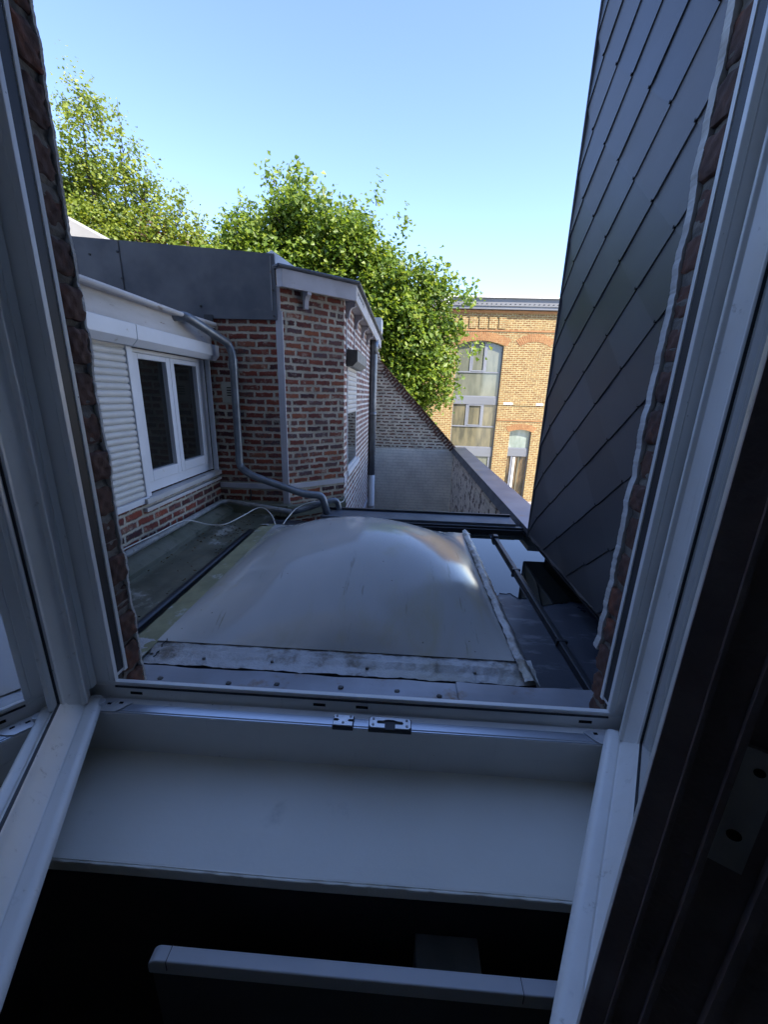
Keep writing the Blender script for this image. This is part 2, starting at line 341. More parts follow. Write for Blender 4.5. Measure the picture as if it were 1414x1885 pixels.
M['darkpane'] = m_pane('dark_window_pane', (.010,.011,.010), .03, (.022,.022,.020))
M['farpane'] = m_pane('far_window_pane', (.13,.135,.10), .05, (.19,.19,.14))
M['farpanewarm'] = m_pane('far_window_pane_curtained', (.09,.085,.06), .05, (.19,.165,.10))
M['farpanepale'] = m_pane('far_window_pane_pale', (.20,.24,.20), .08, (.32,.36,.32))
M['interior'] = m_pane('curtained_interior', (.02,.018,.012), .2, (.20,.13,.06))

def m_leaf(name, a, b, c, tr):
    k = NT(name); g = k.n('NewGeometry'); r = g.outputs['Random Per Island']
    rp = k.n('ValToRGB', {0: r}); e = rp.color_ramp.elements; e[0].color = c4(a); e[1].color = c4(b); x = rp.color_ramp.elements.new(.75); x.color = c4(c)
    d = k.n('BsdfPrincipled', {'Base Color': rp.outputs[0], 'Roughness': .45, 'Specular IOR Level': .4}).outputs[0]
    tc = k.mix(1., rp.outputs[0], tr, 'MULTIPLY')
    t = k.n('BsdfTranslucent', {'Color': tc}).outputs[0]
    mx = k.n('MixShader', {0: .38, 1: d, 2: t}).outputs[0]; k.t.links.new(mx, k.out.inputs[0]); return k.m
M['leafmaple'] = m_leaf('maple_leaf', (.06,.115,.015), (.28,.33,.05), (.165,.24,.03), (1.7, 1.6, .9))
M['leafcherry'] = m_leaf('cherry_leaf', (.09,.14,.018), (.32,.345,.052), (.21,.26,.035), (1.7, 1.6, .9))
M['leafpale'] = m_leaf('pale_leaf', (.12,.19,.035), (.30,.33,.07), (.2,.27,.05), (2, 1.8, 1))
M['leafred'] = m_leaf('red_leaf', (.07,.02,.02), (.16,.05,.03), (.10,.05,.02), (2, 1, 1))

# ================================================================ SETTING
g = MB().box(-60, 60, .8, 90, -5.3, -5.0).build('ground', M['ground']); tag(g, kind='structure')
g = MB().box(-14, .95, 8.3, 17, -4.99, -4.9).build('garden_ground', M['grass']); tag(g, kind='structure')
g = MB().box(-2.2, 2.2, -3.2, .44, -1.75, -1.65).build('floor', M['floorwood']); tag(g, kind='structure')
g = MB().box(-2.2, 2.2, -3.2, .44, 1.9, 2.0).build('ceiling', M['plaster']); tag(g, kind='structure')
for nm, lab, b in (('room_wall', 'dim plastered room wall to the left of the window', (-2.35,-2.2,-3.2,.44,-1.65,1.9)),
                   ('room_wall', 'dim plastered room wall to the right of the window', (2.2,2.35,-3.2,.44,-1.65,1.9)),
                   ('room_wall', 'dim plastered room wall behind the viewer', (-2.2,2.2,-3.35,-3.2,-1.65,1.9))):
    tag(MB().box(*b).build(nm, M['plaster']), lab, 'wall')

# ================================================================ HOST FACADE WITH THE WINDOW HOLE
XL, XR = -.61, .455          # brick opening
ZT = 1.62
host = thing('facade_wall', 'brick house wall around the open window, with dark ragged brick reveals', 'wall', (0, .62, -5))
MB().box(XL-.05, XR+.05, .45, .62, -5, -.775).build('wall_under_sill', M['shadewall'], host)
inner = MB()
MB().box(-7, XL-.0505, .45, .62, -5, -.80).build('wall_under_sill', M['shadewall'], host); MB().box(XR+.0505, .9, .45, .62, -5, -.80).build('wall_under_sill', M['shadewall'], host)
for b in ((-7, XL-.05, .45, .62, -.7995, 6.4), (XR+.05, .9, .45, .62, -.7995, 6.4), (XL-.05, XR+.05, .45, .62, ZT, 6.4)):
    inner.box(*b)
inner.build('plaster_lining', M['lining'], host)
outer = MB()
for b in ((-7, XL-.055, .622, .775, -5, 6.4), (XR+.055, .895, .622, .775, -5, 6.4), (XL-.055, XR+.055, .622, .775, -5, -.80), (XL-.055, XR+.055, .622, .775, ZT+.002, 6.4)):
    outer.box(*b)
outer.box(.9, 7, .45, .775, -5, 6.4)
outer.build('masonry', M['hostbrick'], host)
def reveal(side, x, seed):
    rr = random.Random(seed); z = -.79 + (.02 if side < 0 else 0); b = MB(); m = MB(); edge = []
    while z < ZT:
        hh = rr.uniform(.064, .080)
        ex = rr.uniform(-.0065, .0045); ey = rr.uniform(-.005, .005)
        b.lump((x+side*.030-side*ex, .765+ey*.5, z+hh/2), (.030, .0262+ey*.5, hh/2-rr.uniform(.0048, .0078)), rr.random(), n=10, e=8, amp=.0016)
        edge.append((z+.004, -.004+ex*.3)); edge.append((z+hh*.3, ex)); edge.append((z+hh*.72, ex+rr.uniform(-.001, .001))); z += hh
    def fn(u, v):
        zz = -.79+v*(ZT+.79); k = .0016*math.sin(zz*170+seed)+.0014*math.sin(zz*261)
        return (x+side*(.0075+k), .737+u*.049, zz)
    m.grid(fn, 4, 260); m.box(min(x+side*.012, x+side*.1), max(x+side*.012, x+side*.1), .737, .784, -.79, ZT)
    b.build('reveal_brick', M['reveal'], host, smooth=True); m.build('mortar', M['revmortar'], host, smooth=False)
    return edge
EL = reveal(-1, XL, 3); ER = reveal(1, XR, 8)
# ragged edge of the white facade render, following the bricks
def ragged(side, x, amp, base, seed, z0, th, edge):
    rr = random.Random(seed); zs = np.arange(z0, ZT, .0035); off = 0; o2 = 0; vs = []; fs = []
    ez = [e[0] for e in edge]; ex = [e[1] for e in edge]
    for i, z in enumerate(zs):
        off = .85*off+rr.uniform(-amp, amp)*.5; o2 = .3*o2+rr.uniform(-amp, amp)*.25
        xe = x-side*(base+.6*float(np.interp(z, ez, ex))+off+o2); xb = x+side*.055
        for yy in (.789, .789+th): vs += [(xe, yy, z), (xb, yy, z)]
    for i in range(len(zs)-1):
        a = 4*i; c = 4*(i+1)
        fs += [(a, a+1, c+1, c), (a+2, c+2, c+3, a+3), (a, c, c+2, a+2)]
    MB().add(vs, fs).build('render_edge', M['render'], host)
ragged(1, XR, .0012, .0022, 5, -.53, .017, ER); ragged(-1, XL, .0016, .0002, 9, -.77, .006, EL)
# white facade render outside (seen mirrored in the skylight)
rd = MB()
for b in ((-7, XL-.055, .789, .806, -5, 6.4), (XR+.055, .89, .789, .806, -5, 6.4), (XL-.055, XR+.055, .789, .806, -5, -.86), (XL-.055, XR+.055, .789, .806, ZT+.002, 6.4)): rd.box(*b)
rd.build('facade_render', M['render'], host)

# ledge flashing outside under the window
lg = thing('ledge_flashing', 'pale zinc flashing strip nailed on the ledge just outside the window', 'flashing', (-.05, .84, -.78))
def ledge(x0, x1, z, seed):
    m = MB()
    def fn(u, v):
        x = x0+(x1-x0)*u; k = .0009*math.sin(x*17+seed)+.0005*math.sin(x*47)
        if v < .12: return (x, .918+k, z-.012)
        return (x, .918+k-.146*(v-.12)/.88, z+k+.004*math.sin(v*3.1))
    m.grid(fn, 60, 8); return m
ledge(-.80, .19, -.7495, 1).build('metal_strip', M['zincledge'], lg, smooth=False)
ledge(.17, .60, -.7455, 5).build('metal_strip', M['zincledge'], lg, smooth=False)
for x in (-.62, -.44, -.31, -.13, .02, .13, .21, .42, .50):
    MB().lump((x+random.uniform(-.01, .01), .872+random.uniform(-.012, .012), -.7455), (.007, .006, .0035), x, n=4, e=3, amp=.0006).build('nail', M['boxdark'], lg, smooth=True)
MB().box(-.80, .60, .807, .885, -.86, -.765).build('ledge_core', M['concrete'], lg)

# ================================================================ CASEMENT WINDOW
win = thing('casement_window', 'open white double casement window framing the view over the roof', 'window', (-.08, .69, -.76))
FX0, FX1, FZ0, FZ1 = -.600, .444, -.611, 1.57      # inner edge of the outer lip
prof = [(.735,.085),(.735,.003),(.726,.003),(.7255,.007),(.7015,.007),(.7012,.001),(.6905,0),(.6895,.001),(.6890,.010),(.6905,.0105),(.6905,.012),(.6890,.0125),(.6890,.021),(.6870,.036),(.683,.041),(.681,.034),(.665,.0335),(.665,.036),(.642,.034),(.640,.036),(.640,.085)]
# bottom member: (y, depth below lip)
def member(fn, a, b, poly, name, mat=M['pvc']):
    P = [fn(a, y, o) for y, o in poly]; Q = [fn(b, y, o) for y, o in poly]; n = len(P)
    m = MB().add(P+Q, [tuple(range(n)), tuple(range(n, 2*n))[::-1]]+[(i, i+n, (i+1) % n+n, (i+1) % n) for i in range(n)])
    return m.build(name, mat, win, bevel=.0012)
bot = [(.735,.082),(.735,.052),(.7015,.048),(.7012,.001),(.6905,0),(.6895,.001),(.6890,.006),(.6905,.0065),(.6905,.008),(.6885,.0085),(.6875,.036),(.683,.041),(.681,.034),(.665,.0335),(.665,.036),(.642,.034),(.640,.036),(.640,.082)]
member(lambda s, y, o: (s, y, FZ0-o), FX0-.06, FX1+.06, bot, 'frame_sill')
member(lambda s, y, o: (s, y, FZ1+o), FX0-.06, FX1+.06, prof, 'frame_head')
fl = member(lambda s, y, o: (FX0-o, y, s), FZ0+.0005, FZ1-.0005, prof, 'frame_jamb')
fr_ = member(lambda s, y, o: (FX1+o, y, s), FZ0+.0005, FZ1-.0005, prof, 'frame_jamb')
# filler profile under the frame, down to the inside sill
MB().box(-.67, .51, .642, .735, -.745, -.6945).build('frame_extension', M['pvc'], win, bevel=.001)
# aluminium track in the rebate
tk = MB().box(-.60, .44, .6465, .6655, -.6470, -.6435); tk.box(-.60, .44, .6415, .6445, -.6468, -.6440)
tk.build('aluminium_track', M['alu'], win, bevel=.0006)
gs = MB().box(-.6, .444, .6866, .6889, FZ0-.0115, FZ0-.0078)
gs.box(-.6065, -.6045, .703, .7245, -.60, 1.55); gs.box(.4485, .4505, .703, .7245, -.60, 1.55)
gs.build('gasket', M['gasket'], win)
for x, y in ((-.555, .6915), (-.155, .6915), (-.064, .6915), (.4, .6915)):
    MB().box(x-.013, x+.013, .6868, .6895, -.638, -.632).build('drain_slot', M['slot'], win)
# strikers on the bottom track
def striker(cx, w, d, y, double):
    z = -.6435; q_ = 1.17
    base = MB().prism([(cx-w/2*q_, y-d/2*1.12, z-.004), (cx+w/2*q_, y-d/2*1.12, z-.004), (cx+w/2*q_, y+d/2*1.12, z-.004), (cx-w/2*q_, y+d/2*1.12, z-.004)], (0, 0, .009)).build('striker_base', M['gasket'], win, bevel=.0015)
    hw, hd = w/2-.0015, d/2-.002
    if double:   # long keyhole slot with an opening towards the room
        pts = [(-hw+.003,-hd),(-.009,-hd),(-.009,-.003),(-.021,-.003),(-.0235,0),(-.021,.004),(-.012,.0045),(-.006,.007),(.006,.007),(.012,.0045),(.021,.004),(.0235,0),(.021,-.003),(.009,-.003),(.009,-hd),(hw-.003,-hd),(hw,-hd+.004),(hw,hd-.004),(hw-.003,hd),(-hw+.003,hd),(-hw,hd-.004),(-hw,-hd+.004)]
        scr = [(-.029,.007),(-.029,-.006),(.029,.007),(.029,-.006)]
    else:        # two slots open at the ends
        pts = [(-hw,-hd),(hw,-hd),(hw,-.003),(.010,-.003),(.007,0),(.010,.003),(hw,.003),(hw,hd),(-hw,hd),(-hw,.003),(-.010,.003),(-.007,0),(-.010,-.003),(-hw,-.003)]
        scr = [(-.012,.0085),(.012,.0085),(0,-.006)]
    o = MB().prism([(cx+a, y+b, z+.0052) for a, b in [(a*q_, b*1.12) for a, b in pts]], (0, 0, .0028)).build('striker_plate', M['steel'], win)
    for a, b in [(a*q_, b*1.12) for a, b in scr]:
        MB().tube([(cx+a, y+b, z+.0078), (cx+a, y+b, z+.0090)], .0026, 10).build('screw', M['pvcgrey'], win)
striker(-.098, .036, .027, .6520, False)
striker(-.003, .074, .027, .6520, True)
# corner pivot plates
for sx, x0 in ((1, -.628), (-1, .466)):
    pts = [(0,.640),(.055,.640),(.066,.650),(.078,.668),(.060,.673),(0,.673)]
    MB().prism([(x0+sx*a, b, -.6430) for a, b in pts], (0, 0, .0022)).build('hinge_plate', M['steel'], win, bevel=.0004)
    for a, b in ((.032, .660), (.055, .664)):
        MB().box(x0+sx*a-.004, x0+sx*a+.004, b-.0025, b+.0025, -.6408, -.6402).build('plate_slot', M['slot'], win)
    MB().tube([(x0+sx*.016, .655, -.641), (x0+sx*.016, .655, -.632)], .010, 20).build('hinge_disc', M['steel'], win, bevel=.001)

def sash(hinge, d, Ln, side, label):
    """open casement: s along the leaf from the hinge, t towards its outdoor face"""
    h = Vector((*hinge, 0)); d = Vector((*d, 0)).normalized(); n = Vector((0, 0, 1)).cross(d)*side
    P = lambda s, t, z: tuple(h+d*s+n*t+Vector((0, 0, z)))
    z0, z1 = -.650, 1.54
    rail = [(0,-.068),(.002,-.004),(.006,0),(.012,.0),(.018,-.004),(.021,-.012),(.0215,-.024),(.0195,-.026),(.021,-.028),(.030,-.034),(.045,-.046),(.058,-.050),(.062,-.053),(.062,-.068)]
    def ext(poly3a, poly3b):
        k = len(poly3a); m = MB().add(poly3a+poly3b, [tuple(range(k)), tuple(range(k, 2*k))[::-1]]+[(i, i+k, (i+1) % k+k, (i+1) % k) for i in range(k)]); return m
    root = ext([P(0.002, t, z0+z) for z, t in rail], [P(Ln-.001, t, z0+z) for z, t in rail]).build('sash', M['pvcleaf'], win, bevel=.001)
    if label: root['label'] = label
    st = [(0,-.070),(0,-.026),(.003,-.022),(.027,-.022),(.029,-.024),(.0295,-.030),(.050,-.0485),(.060,-.049),(.062,-.053),(.062,-.070)]
    for a in (0, 1):
        pl = st if not a else [(Ln-.0-s, t) for s, t in st]
        if a: pl = [(Ln, .0), (Ln-.004, .001), (Ln-.012, -.008)]+[(s, t) for s, t in pl[3:]]
        zz = z0+.0235 if not a else z0-.001
        o = ext([P(s, t, zz) for s, t in pl], [P(s, t, z1) for s, t in pl]).build('stile' , M['pvcleaf'], root, bevel=.001)
    ext([P(.0, t, z1-z+z0+.062) for z, t in [(z0, -.068), (z0+.03, -.022), (z0+.06, -.05), (z0+.062, -.068)]],
        [P(Ln, t, z1-z+z0+.062) for z, t in [(z0, -.068), (z0+.03, -.022), (z0+.06, -.05), (z0+.062, -.068)]]).build('top_rail', M['pvcleaf'], root)
    # gaskets between profile and glass
    gk = MB()
    for a, b, c, e in ((.060, .064, z0+.06, z1), (Ln-.064, Ln-.060, z0+.06, z1), (.06, Ln-.06, z0+.0600, z0+.0645)):
        gk.add([P(a, -.0525, c), P(b, -.0525, c), P(b, -.0525, e), P(a, -.0525, e), P(a, -.062, c), P(b, -.062, c), P(b, -.062, e), P(a, -.062, e)], [(0,1,2,3),(4,7,6,5),(0,4,5,1),(1,5,6,2),(2,6,7,3),(3,7,4,0)])
    gk.build('glazing_gasket', M['gasket'], root)
    # double glazing: two panes and an aluminium spacer
    for t in (-.0545, -.0665):
        MB().add([P(.060, t, z0+.058), P(Ln-.060, t, z0+.058), P(Ln-.060, t, z1), P(.060, t, z1)], [(0, 1, 2, 3)]).build('glass_pane', M['glass'], root)
    sp = MB()
    for a, b, c, e in ((.066, .072, z0+.066, z1), (.066, Ln-.066, z0+.066, z0+.073)):
        sp.add([P(a, -.056, c), P(b, -.056, c), P(b, -.056, e), P(a, -.056, e), P(a, -.065, c), P(b, -.065, c), P(b, -.065, e), P(a, -.065, e)], [(0,1,2,3),(4,7,6,5),(0,4,5,1),(1,5,6,2),(2,6,7,3),(3,7,4,0)])
    sp.build('spacer', M['alu'], root)
    return root, P
sash((-.619, .676), (.215, -.439), .60, 1, 'left hand sash, opened inwards, glass reflecting the yard')
rs, P = sash((.436, .674), (-.525, -.851), .670, -1, 'right hand sash, seen nearly edge on with its lock edge, coloured darker for shade, towards the viewer')
# grooved lock edge of the right sash (its free end)
Ln = .670
gp = MB()
for a, b, hh in ((.0005, -.0068, .0022), (-.0068, -.0082, .0042), (-.0082, -.0158, .0020), (-.0158, -.0176, .0046), (-.030, -.033, .0046), (-.033, -.068, .002), (-.0176, -.030, .0006)):
    gp.add([P(s, t, z) for z in (-.652, 1.54) for s, t in ((Ln+.0003, a), (Ln+hh, a), (Ln+hh, b), (Ln+.0003, b))], [(0,1,2,3),(4,7,6,5),(0,4,5,1),(1,5,6,2),(2,6,7,3),(3,7,4,0)])
gp.build('lock_edge', M['sashend'], rs, bevel=.0004)
# lock plate with two round holes
lp = [P(Ln+.0012, -.0182, z) for z in (-.131, -.096)]
MB().add([P(s, t, z) for z in (-.133, -.090) for s, t in ((Ln+.0008, -.0180), (Ln+.0022, -.0180), (Ln+.0022, -.0262), (Ln+.0008, -.0262))], [(0,1,2,3),(4,7,6,5),(0,4,5,1),(1,5,6,2),(2,6,7,3),(3,7,4,0)]).build('lock_plate', M['steel'], rs)
for z, t in ((-.1205, -.0218), (-.0968, -.0222)):
    MB().tube([P(Ln+.0015, t, z), P(Ln+.0025, t, z)], .0018 if z < -.11 else .0013, 16).build('plate_hole', M['slot'], rs)

# ================================================================ INSIDE SILL, RADIATOR
_rs = random.Random(12); chips = [(_rs.uniform(-.64, .48), _rs.uniform(.004, .02), _rs.uniform(.0006, .0022)) for _ in range(60)]
SP = [(.648, -.7430), (.60, -.7430), (.55, -.7430), (.50, -.7430), (.46, -.7430), (.4400, -.7430), (.4372, -.7432), (.4362, -.7440), (.4350, -.7440), (.4338, -.7431), (.4325, -.7436), (.4318, -.7460), (.4316, -.7600), (.4330, -.7640), (.4400, -.7660), (.50, -.7660)]
def sillfn(u, v):
    x = -.66+u*1.17; i = min(int(round(v*15)), 15); y, z = SP[i]
    k = .0004*math.sin(x*9+y*30)+.0003*math.sin(x*21-y*50)
    if 7 <= i <= 11:
        c = sum(d*max(0, 1-abs(x-p)/w) for p, w, d in chips); c = min(c, .0025)
        y += c*.8; z -= c*.5
    return (x, y+.0006*math.sin(x*11), z+k*(1 if i < 6 else .3))
sm_ = MB().grid(sillfn, 320, 15)
tag(sm_.build('window_sill', M['sillpaint']), 'cream painted inside window sill with chipped front edge below the open window', 'window sill')
rad = thing('radiator', 'slim radiator with pale rounded top edge below the window sill', 'radiator', (-.06, .37, -1.65))
def rtop(x0, x1, y0, y1, z, r):
    pts = []
    for a in range(7): th = math.pi-a*math.pi/2/6; pts.append((x0+r+r*math.cos(th), z-r+r*math.sin(th)))
    for a in range(7): th = math.pi/2-a*math.pi/2/6; pts.append((x1-r+r*math.cos(th), z-r+r*math.sin(th)))
    pts += [(x1, z-.030), (x0, z-.030)]
    return MB().prism([(px, y0, pz) for px, pz in pts], (0, y1-y0, 0))
rtop(-.348, .40, .3590, .3785, -.812, .016).build('top_cap', M['radiator'], rad, bevel=.0025)
MB().box(-.344, .396, .3610, .3765, -1.5, -.8425).build('panel', M['radgrille'], rad, bevel=.002)
for x in (-.318, .205): MB().box(x-.0004, x+.0004, .3580, .3790, -.83, -.8114).build('seam', M['gasket'], rad)
MB().box(.055, .160, .3770, .449, -1.0, -.872).build('wall_bracket', M['boxpale'], rad, bevel=.002)
MB().box(-.27, -.02, .3770, .40, -1.0, -.880).build('back_cover', M['boxdark'], rad, bevel=.004)
for x in (-.25, .30): MB().box(x-.02, x+.02, .355, .383, -1.649, -1.501).build('foot', M['radgrille'], rad, bevel=.002)

# ================================================================ FLAT ROOF
roof = thing('flat_roof', 'low flat roof carrying the domed skylight, dark felt with standing rain water', 'roof', (-.3, 2, -1.1))
RZ = -1.04
MB().box(-1.10, 1.9, .80, 3.16, -1.2, RZ).build('felt_surface', M['felt'], roof)
def valley(u, v):
    x = -1.50+u*.41; y = .8+v*2.54; zz = RZ+.006+.004*math.sin(y*3)+.002*math.sin(x*40)+(0.012 if u < .04 else 0)
    return (x, y, zz+.02*(max(0, .16-u)/.16)**2)
MB().grid(valley, 24, 40).build('valley_gutter', M['mossfelt'], roof, smooth=True)
MB().box(-1.62, -1.10, .80, 3.36, -1.2, -1.05).build('roof_deck', M['concrete'], roof)
# concrete apron along the annex wall
MB().prism([(-1.61, .8, -1.05), (-1.475, .8, -1.05), (-1.475, .8, -1.0), (-1.50, .8, -.985), (-1.575, .8, -.945), (-1.61, .8, -.945)], (0, 2.56, 0)).build('apron', M['concrete'], roof)
MB().prism([(-1.6, 3.37, -1.05), (-1.6, 3.29, -1.05), (-1.6, 3.31, -.96), (-1.6, 3.37, -.94)], (.62, 0, 0)).build('apron', M['concrete'], roof)
bw = Vector((.7598, .6502)); bn = Vector((.6502, -.7598))
MB().prism([(-1.01, 3.345, -1.06), (-.55, 3.74, -1.06), (-.53, 3.67, -1.06), (-.98, 3.28, -1.06)], (0, 0, .10)).build('apron', M['concrete'], roof)
# ridge bars (roll joints)
def roll(xa, ya, xb, yb, r, name='roll_joint', mat=M['zincdark']):
    n = 16; m = MB()
    path = [(xa+(xb-xa)*i/n, ya+(yb-ya)*i/n, RZ+r*.75) for i in range(n+1)]
    return m.tube(path, r, 12).build(name, mat, roof, smooth=True)
roll(-1.150, .9, -1.135, 2.80, .022)
m = MB(); m.prism([(.712, .9, RZ), (.752, .9, RZ), (.745, .9, RZ+.028), (.719, .9, RZ+.028)], (0, 2.02, 0)); m.prism([(.705, 2.88, RZ), (.76, 2.88, RZ), (.75, 2.88, RZ+.04), (.715, 2.88, RZ+.04)], (0, .05, 0))
m.build('roll_joint', M['zincdark'], roof, bevel=.004)
for y in (1.55, 2.3): MB().box(.708, .757, y, y+.018, RZ+.002, RZ+.030).build('joint_clip', M['zincdark'], roof, bevel=.002)
# rear parapet trim
m = MB().box(-.66, .935, 3.10, 3.30, -1.2, -.968); m.build('rear_trim', M['zinc'], roof, bevel=.003)
m = MB().box(-.66, .935, 3.30, 3.325, -1.2, -.950); m.box(-.66, .985, 3.06, 3.0985, -1.03, -.985); m.box(-.30, .985, 3.035, 3.0585, -1.12, -1.0)
m.build('trim_edge', M['zincdark'], roof, bevel=.003)
# puddle
def puddle(pts, name='puddle'):
    o = MB().add([(x, y, RZ+.0035) for x, y in pts], [tuple(range(len(pts)))]).build(name, M['water']); return o
def wob(a, b, n, amp, seed):
    rr = random.Random(seed); out = []
    for i in range(n+1):
        t = i/n; k = (math.sin(t*9+seed)*.5+math.sin(t*23+seed*2)*.3+rr.uniform(-.2, .2))*amp*min(1, 6*t, 6*(1-t)) if 0 < i < n else 0
        out.append((a[0]+(b[0]-a[0])*t, a[1]+(b[1]-a[1])*t+k))
    return out
p1 = puddle(wob((.50, 2.04), (.708, 1.98), 24, .04, 3)+[(.708, 3.03), (.50, 3.03)]); tag(p1, kind='structure')
p2 = puddle(wob((.756, 1.90), (1.3, 2.05), 40, .035, 6)+[(1.3, 3.03), (.756, 3.03)]); tag(p2, kind='structure')
# litter of dead leaves
lt = MB(); rr = random.Random(4)
for i in range(150):
    if i < 60: x, y = -1.3+rr.gauss(0, .10), 2.75+rr.gauss(0, .22)
    elif i < 90: x, y = rr.uniform(-1.45, -1.17), rr.uniform(1.4, 3.2)
    else: x, y = rr.choice((-1.12, -1.19, -1.45)), rr.uniform(1.3, 3.2)
    if not (-1.48 < x < -1.10 and y < 3.28): continue
    a = rr.uniform(0, 6.28); s = rr.uniform(.004, .014)
    q = [(x+s*math.cos(a+k*1.57)*(1 if k % 2 else .5), y+s*math.sin(a+k*1.57)*(1 if k % 2 else .5), RZ+.016+rr.uniform(0, .012)) for k in range(4)]
    lt.add(q, [(0, 1, 2, 3)])
tag(lt.build('leaf_litter', plain('dead_leaves', (.13,.08,.035), (.05,.04,.02), scale=60, rough=.9)), kind='stuff')

# ================================================================ SKYLIGHT
sk = thing('dome_skylight', 'large weathered milky dome skylight with silver taped edges on the flat roof', 'skylight', (-.25, 2.05, RZ))
DX0, DX1, DY0, DY1, DZ = -.945, .462, 1.325, 2.80, -.966
H = .268
def dome(u, v):
    a, b = 2*u-1, 2*v-1
    k = (1-abs(a)**2.12)*(1-abs(b)**2.12)
    x = DX0+(DX1-DX0)*u; y = DY0+(DY1-DY0)*v
    return (x, y, DZ+.004+H*max(k, 0)**.97)
MB().grid(dome, 72, 72).build('dome', M['dome'], sk, smooth=True)
def strip(fn, nu, nv, name, mat): return MB().grid(fn, nu, nv).build(name, mat, sk, smooth=True)
def wb(s, a=1.): return a*(.003*math.sin(s*13)+.002*math.sin(s*41)+.0015*math.sin(s*83))
# front flange (two folds), right flange, left flange, back flange
strip(lambda u, v: (-1.05+u*1.575, 1.215+v*.122+wb(u*3, .6)*(1-v), -.982+.018*(v > .45)*1+.004*math.sin(v*6)+wb(u*5+v, .5)), 120, 8, 'front_flashing', M['foil'])
strip(lambda u, v: (.462+u*.058+wb(v*3,.7), 1.20+v*1.64, -.955-.028*max(0, u-.45)/.55+.010*math.sin(u*3.1)+wb(v*7+u, .8)), 8, 120, 'side_flashing', M['foil'])
strip(lambda u, v: (-1.052+u*.112, 1.22+v*1.62, -.975+.012*u+wb(v*7+u, .4)), 8, 120, 'side_flashing', M['foilyellow'])
strip(lambda u, v: (-1.052+u*1.575, 2.785+v*.055, -.962-.01*v+wb(u*7, .6)), 120, 4, 'rear_flashing', M['foil'])
MB().box(-1.045, .515, 1.222, 2.835, RZ+.001, -.990).build('curb', M['zincdark'], sk)
for x, y in ((-.93, 1.26), (-.72, 1.25), (-.46, 1.255), (-.1, 1.25), (.3, 1.26)):
    MB().lump((x, y, -.975), (.006, .005, .006), x, n=3, e=3, amp=.0005).build('screw_head', M['oldpipe'], sk, smooth=True)
MB().tube([(-.905+.003*math.sin(i*2.1), 1.235+i*.012, -.975+.012*(i > 4)+.006) for i in range(9)], .0022, 6).build('tape_seam', M['dark'], sk)

# ================================================================ SLATE CLAD HOUSE
sh = thing('slate_clad_house', 'tall house wall clad in black diamond slates on the right', 'building', (2.5, 1.8, -5))
SX, SY = .925, 2.72
MB().box(SX, 6.8, .80, SY-.012, -.93, 10.2).build('wall', M['slateback'], sh)
MB().box(1.02, 6.7, .80, SY-.09, -5, -.9305).build('lower_wall', M['slateback'], sh)
sv = MB(); dy, dz = .18700, .1535
A0 = (2.602, 1.667)
rr = random.Random(2)
for i in range(-22, 40):
    for j in range(-60, 60):
        cy = A0[0]-dy*i; zb = A0[1]-.155*i*0-.0+0
        # lattice point = bottom tip of a diamond
        cy = A0[0]-dy*i; zb = A0[1]-dz*i-2*dz*.985*j
        if cy < .55 or cy > SY+.25 or zb < -1.35 or zb > 10.2: continue
        o = rr.uniform(0, .0012)
        x0 = SX-.0025-o; t = .0055
        # corners of the diamond: bottom, near(-y), top, far(+y); lower ones stand proud
        c = .015
        pts = [(cy+c*.5, zb-c*.25, .0115), (cy+dy-c*.4, zb+dz-c*.9, .0050), (cy+dy-c*.4, zb+dz+c*.6, .0045), (cy, zb+2*dz+.03, -.0015), (cy-dy+c*.4, zb+dz+c*.6, .0045), (cy-dy+c*.4, zb+dz-c*.9, .0050), (cy-c*1.1, zb-c*.25, .0115)]
        q = []
        for y, z, k in pts: q.append((x0-k, min(max(y, .801), SY), max(min(z, 10.2), -.935)))
        ys = [p[1] for p in q]; zs = [p[2] for p in q]
        if max(ys)-min(ys) < .01 or max(zs)-min(zs) < .01: continue
        n = len(q)
        sv.add(q+[(p[0]+t, p[1], p[2]) for p in q], [tuple(range(n)), tuple(range(n, 2*n))[::-1]]+[(k, (k+1) % n, n+(k+1) % n, n+k) for k in range(n)])
sv.build('slate_cladding', M['slate'], sh)
hk = MB()
for i in range(-22, 40):
    for j in range(-60, 60):
        cy = A0[0]-dy*i; zb = A0[1]-dz*i-2*dz*.985*j
        if 1.2 < cy < SY-.03 and -.9 < zb < 3.2:
            hk.box(SX-.0150, SX-.006, cy-.0040, cy+.0030, zb-.008, zb+.002)
hk.build('slate_hooks', M['slateback'], sh)['kind'] = 'stuff'
MB().box(SX-.018, SX+.05, SY+.0005, SY+.010, -.94, 10.2).build('corner_trim', M['zinc'], sh)
MB().box(SX-.004, SX+.2, SY-.010, SY+.0003, -.94, 10.2).build('corner_post', M['zincdark'], sh)
MB().box(SX-.014, SX+.3, .80, SY, -.948, -.936).build('drip_edge', M['slateback'], sh)

# ================================================================ ANNEX (left) AND BAY
ax = thing('brick_annex', 'low red brick annex with white window, grey zinc roof edge and angled bay', 'building', (-2.4, 4, -5))
WX = -1.60
m = MB().box(-1.9, WX, .80, 3.36, -5, -.672); m.box(-1.9, WX, .80, 1.25, -.672, .26); m.box(-1.9, WX-.002, .80, 3.36, .26, .50)
m.build('side_wall', M['annex'], ax)
MB().box(-1.9, -1.74, 1.25, 3.36, -.672, .26).build('window_backing', M['slateback'], ax)
MB().slab((-4.5, 3.362), (-.99, 3.362), -5, .60, .25).build('rear_wall', M['annex'], ax)
MB().slab((-1.0, 3.362), (-.56, 3.7385), -5, .80, .2).build('bay_wall', M['bay'], ax)
MB().slab((-.56, 3.739), (-.56, 8.02), -5, .84, .2).build('long_wall', M['longwall'], ax)
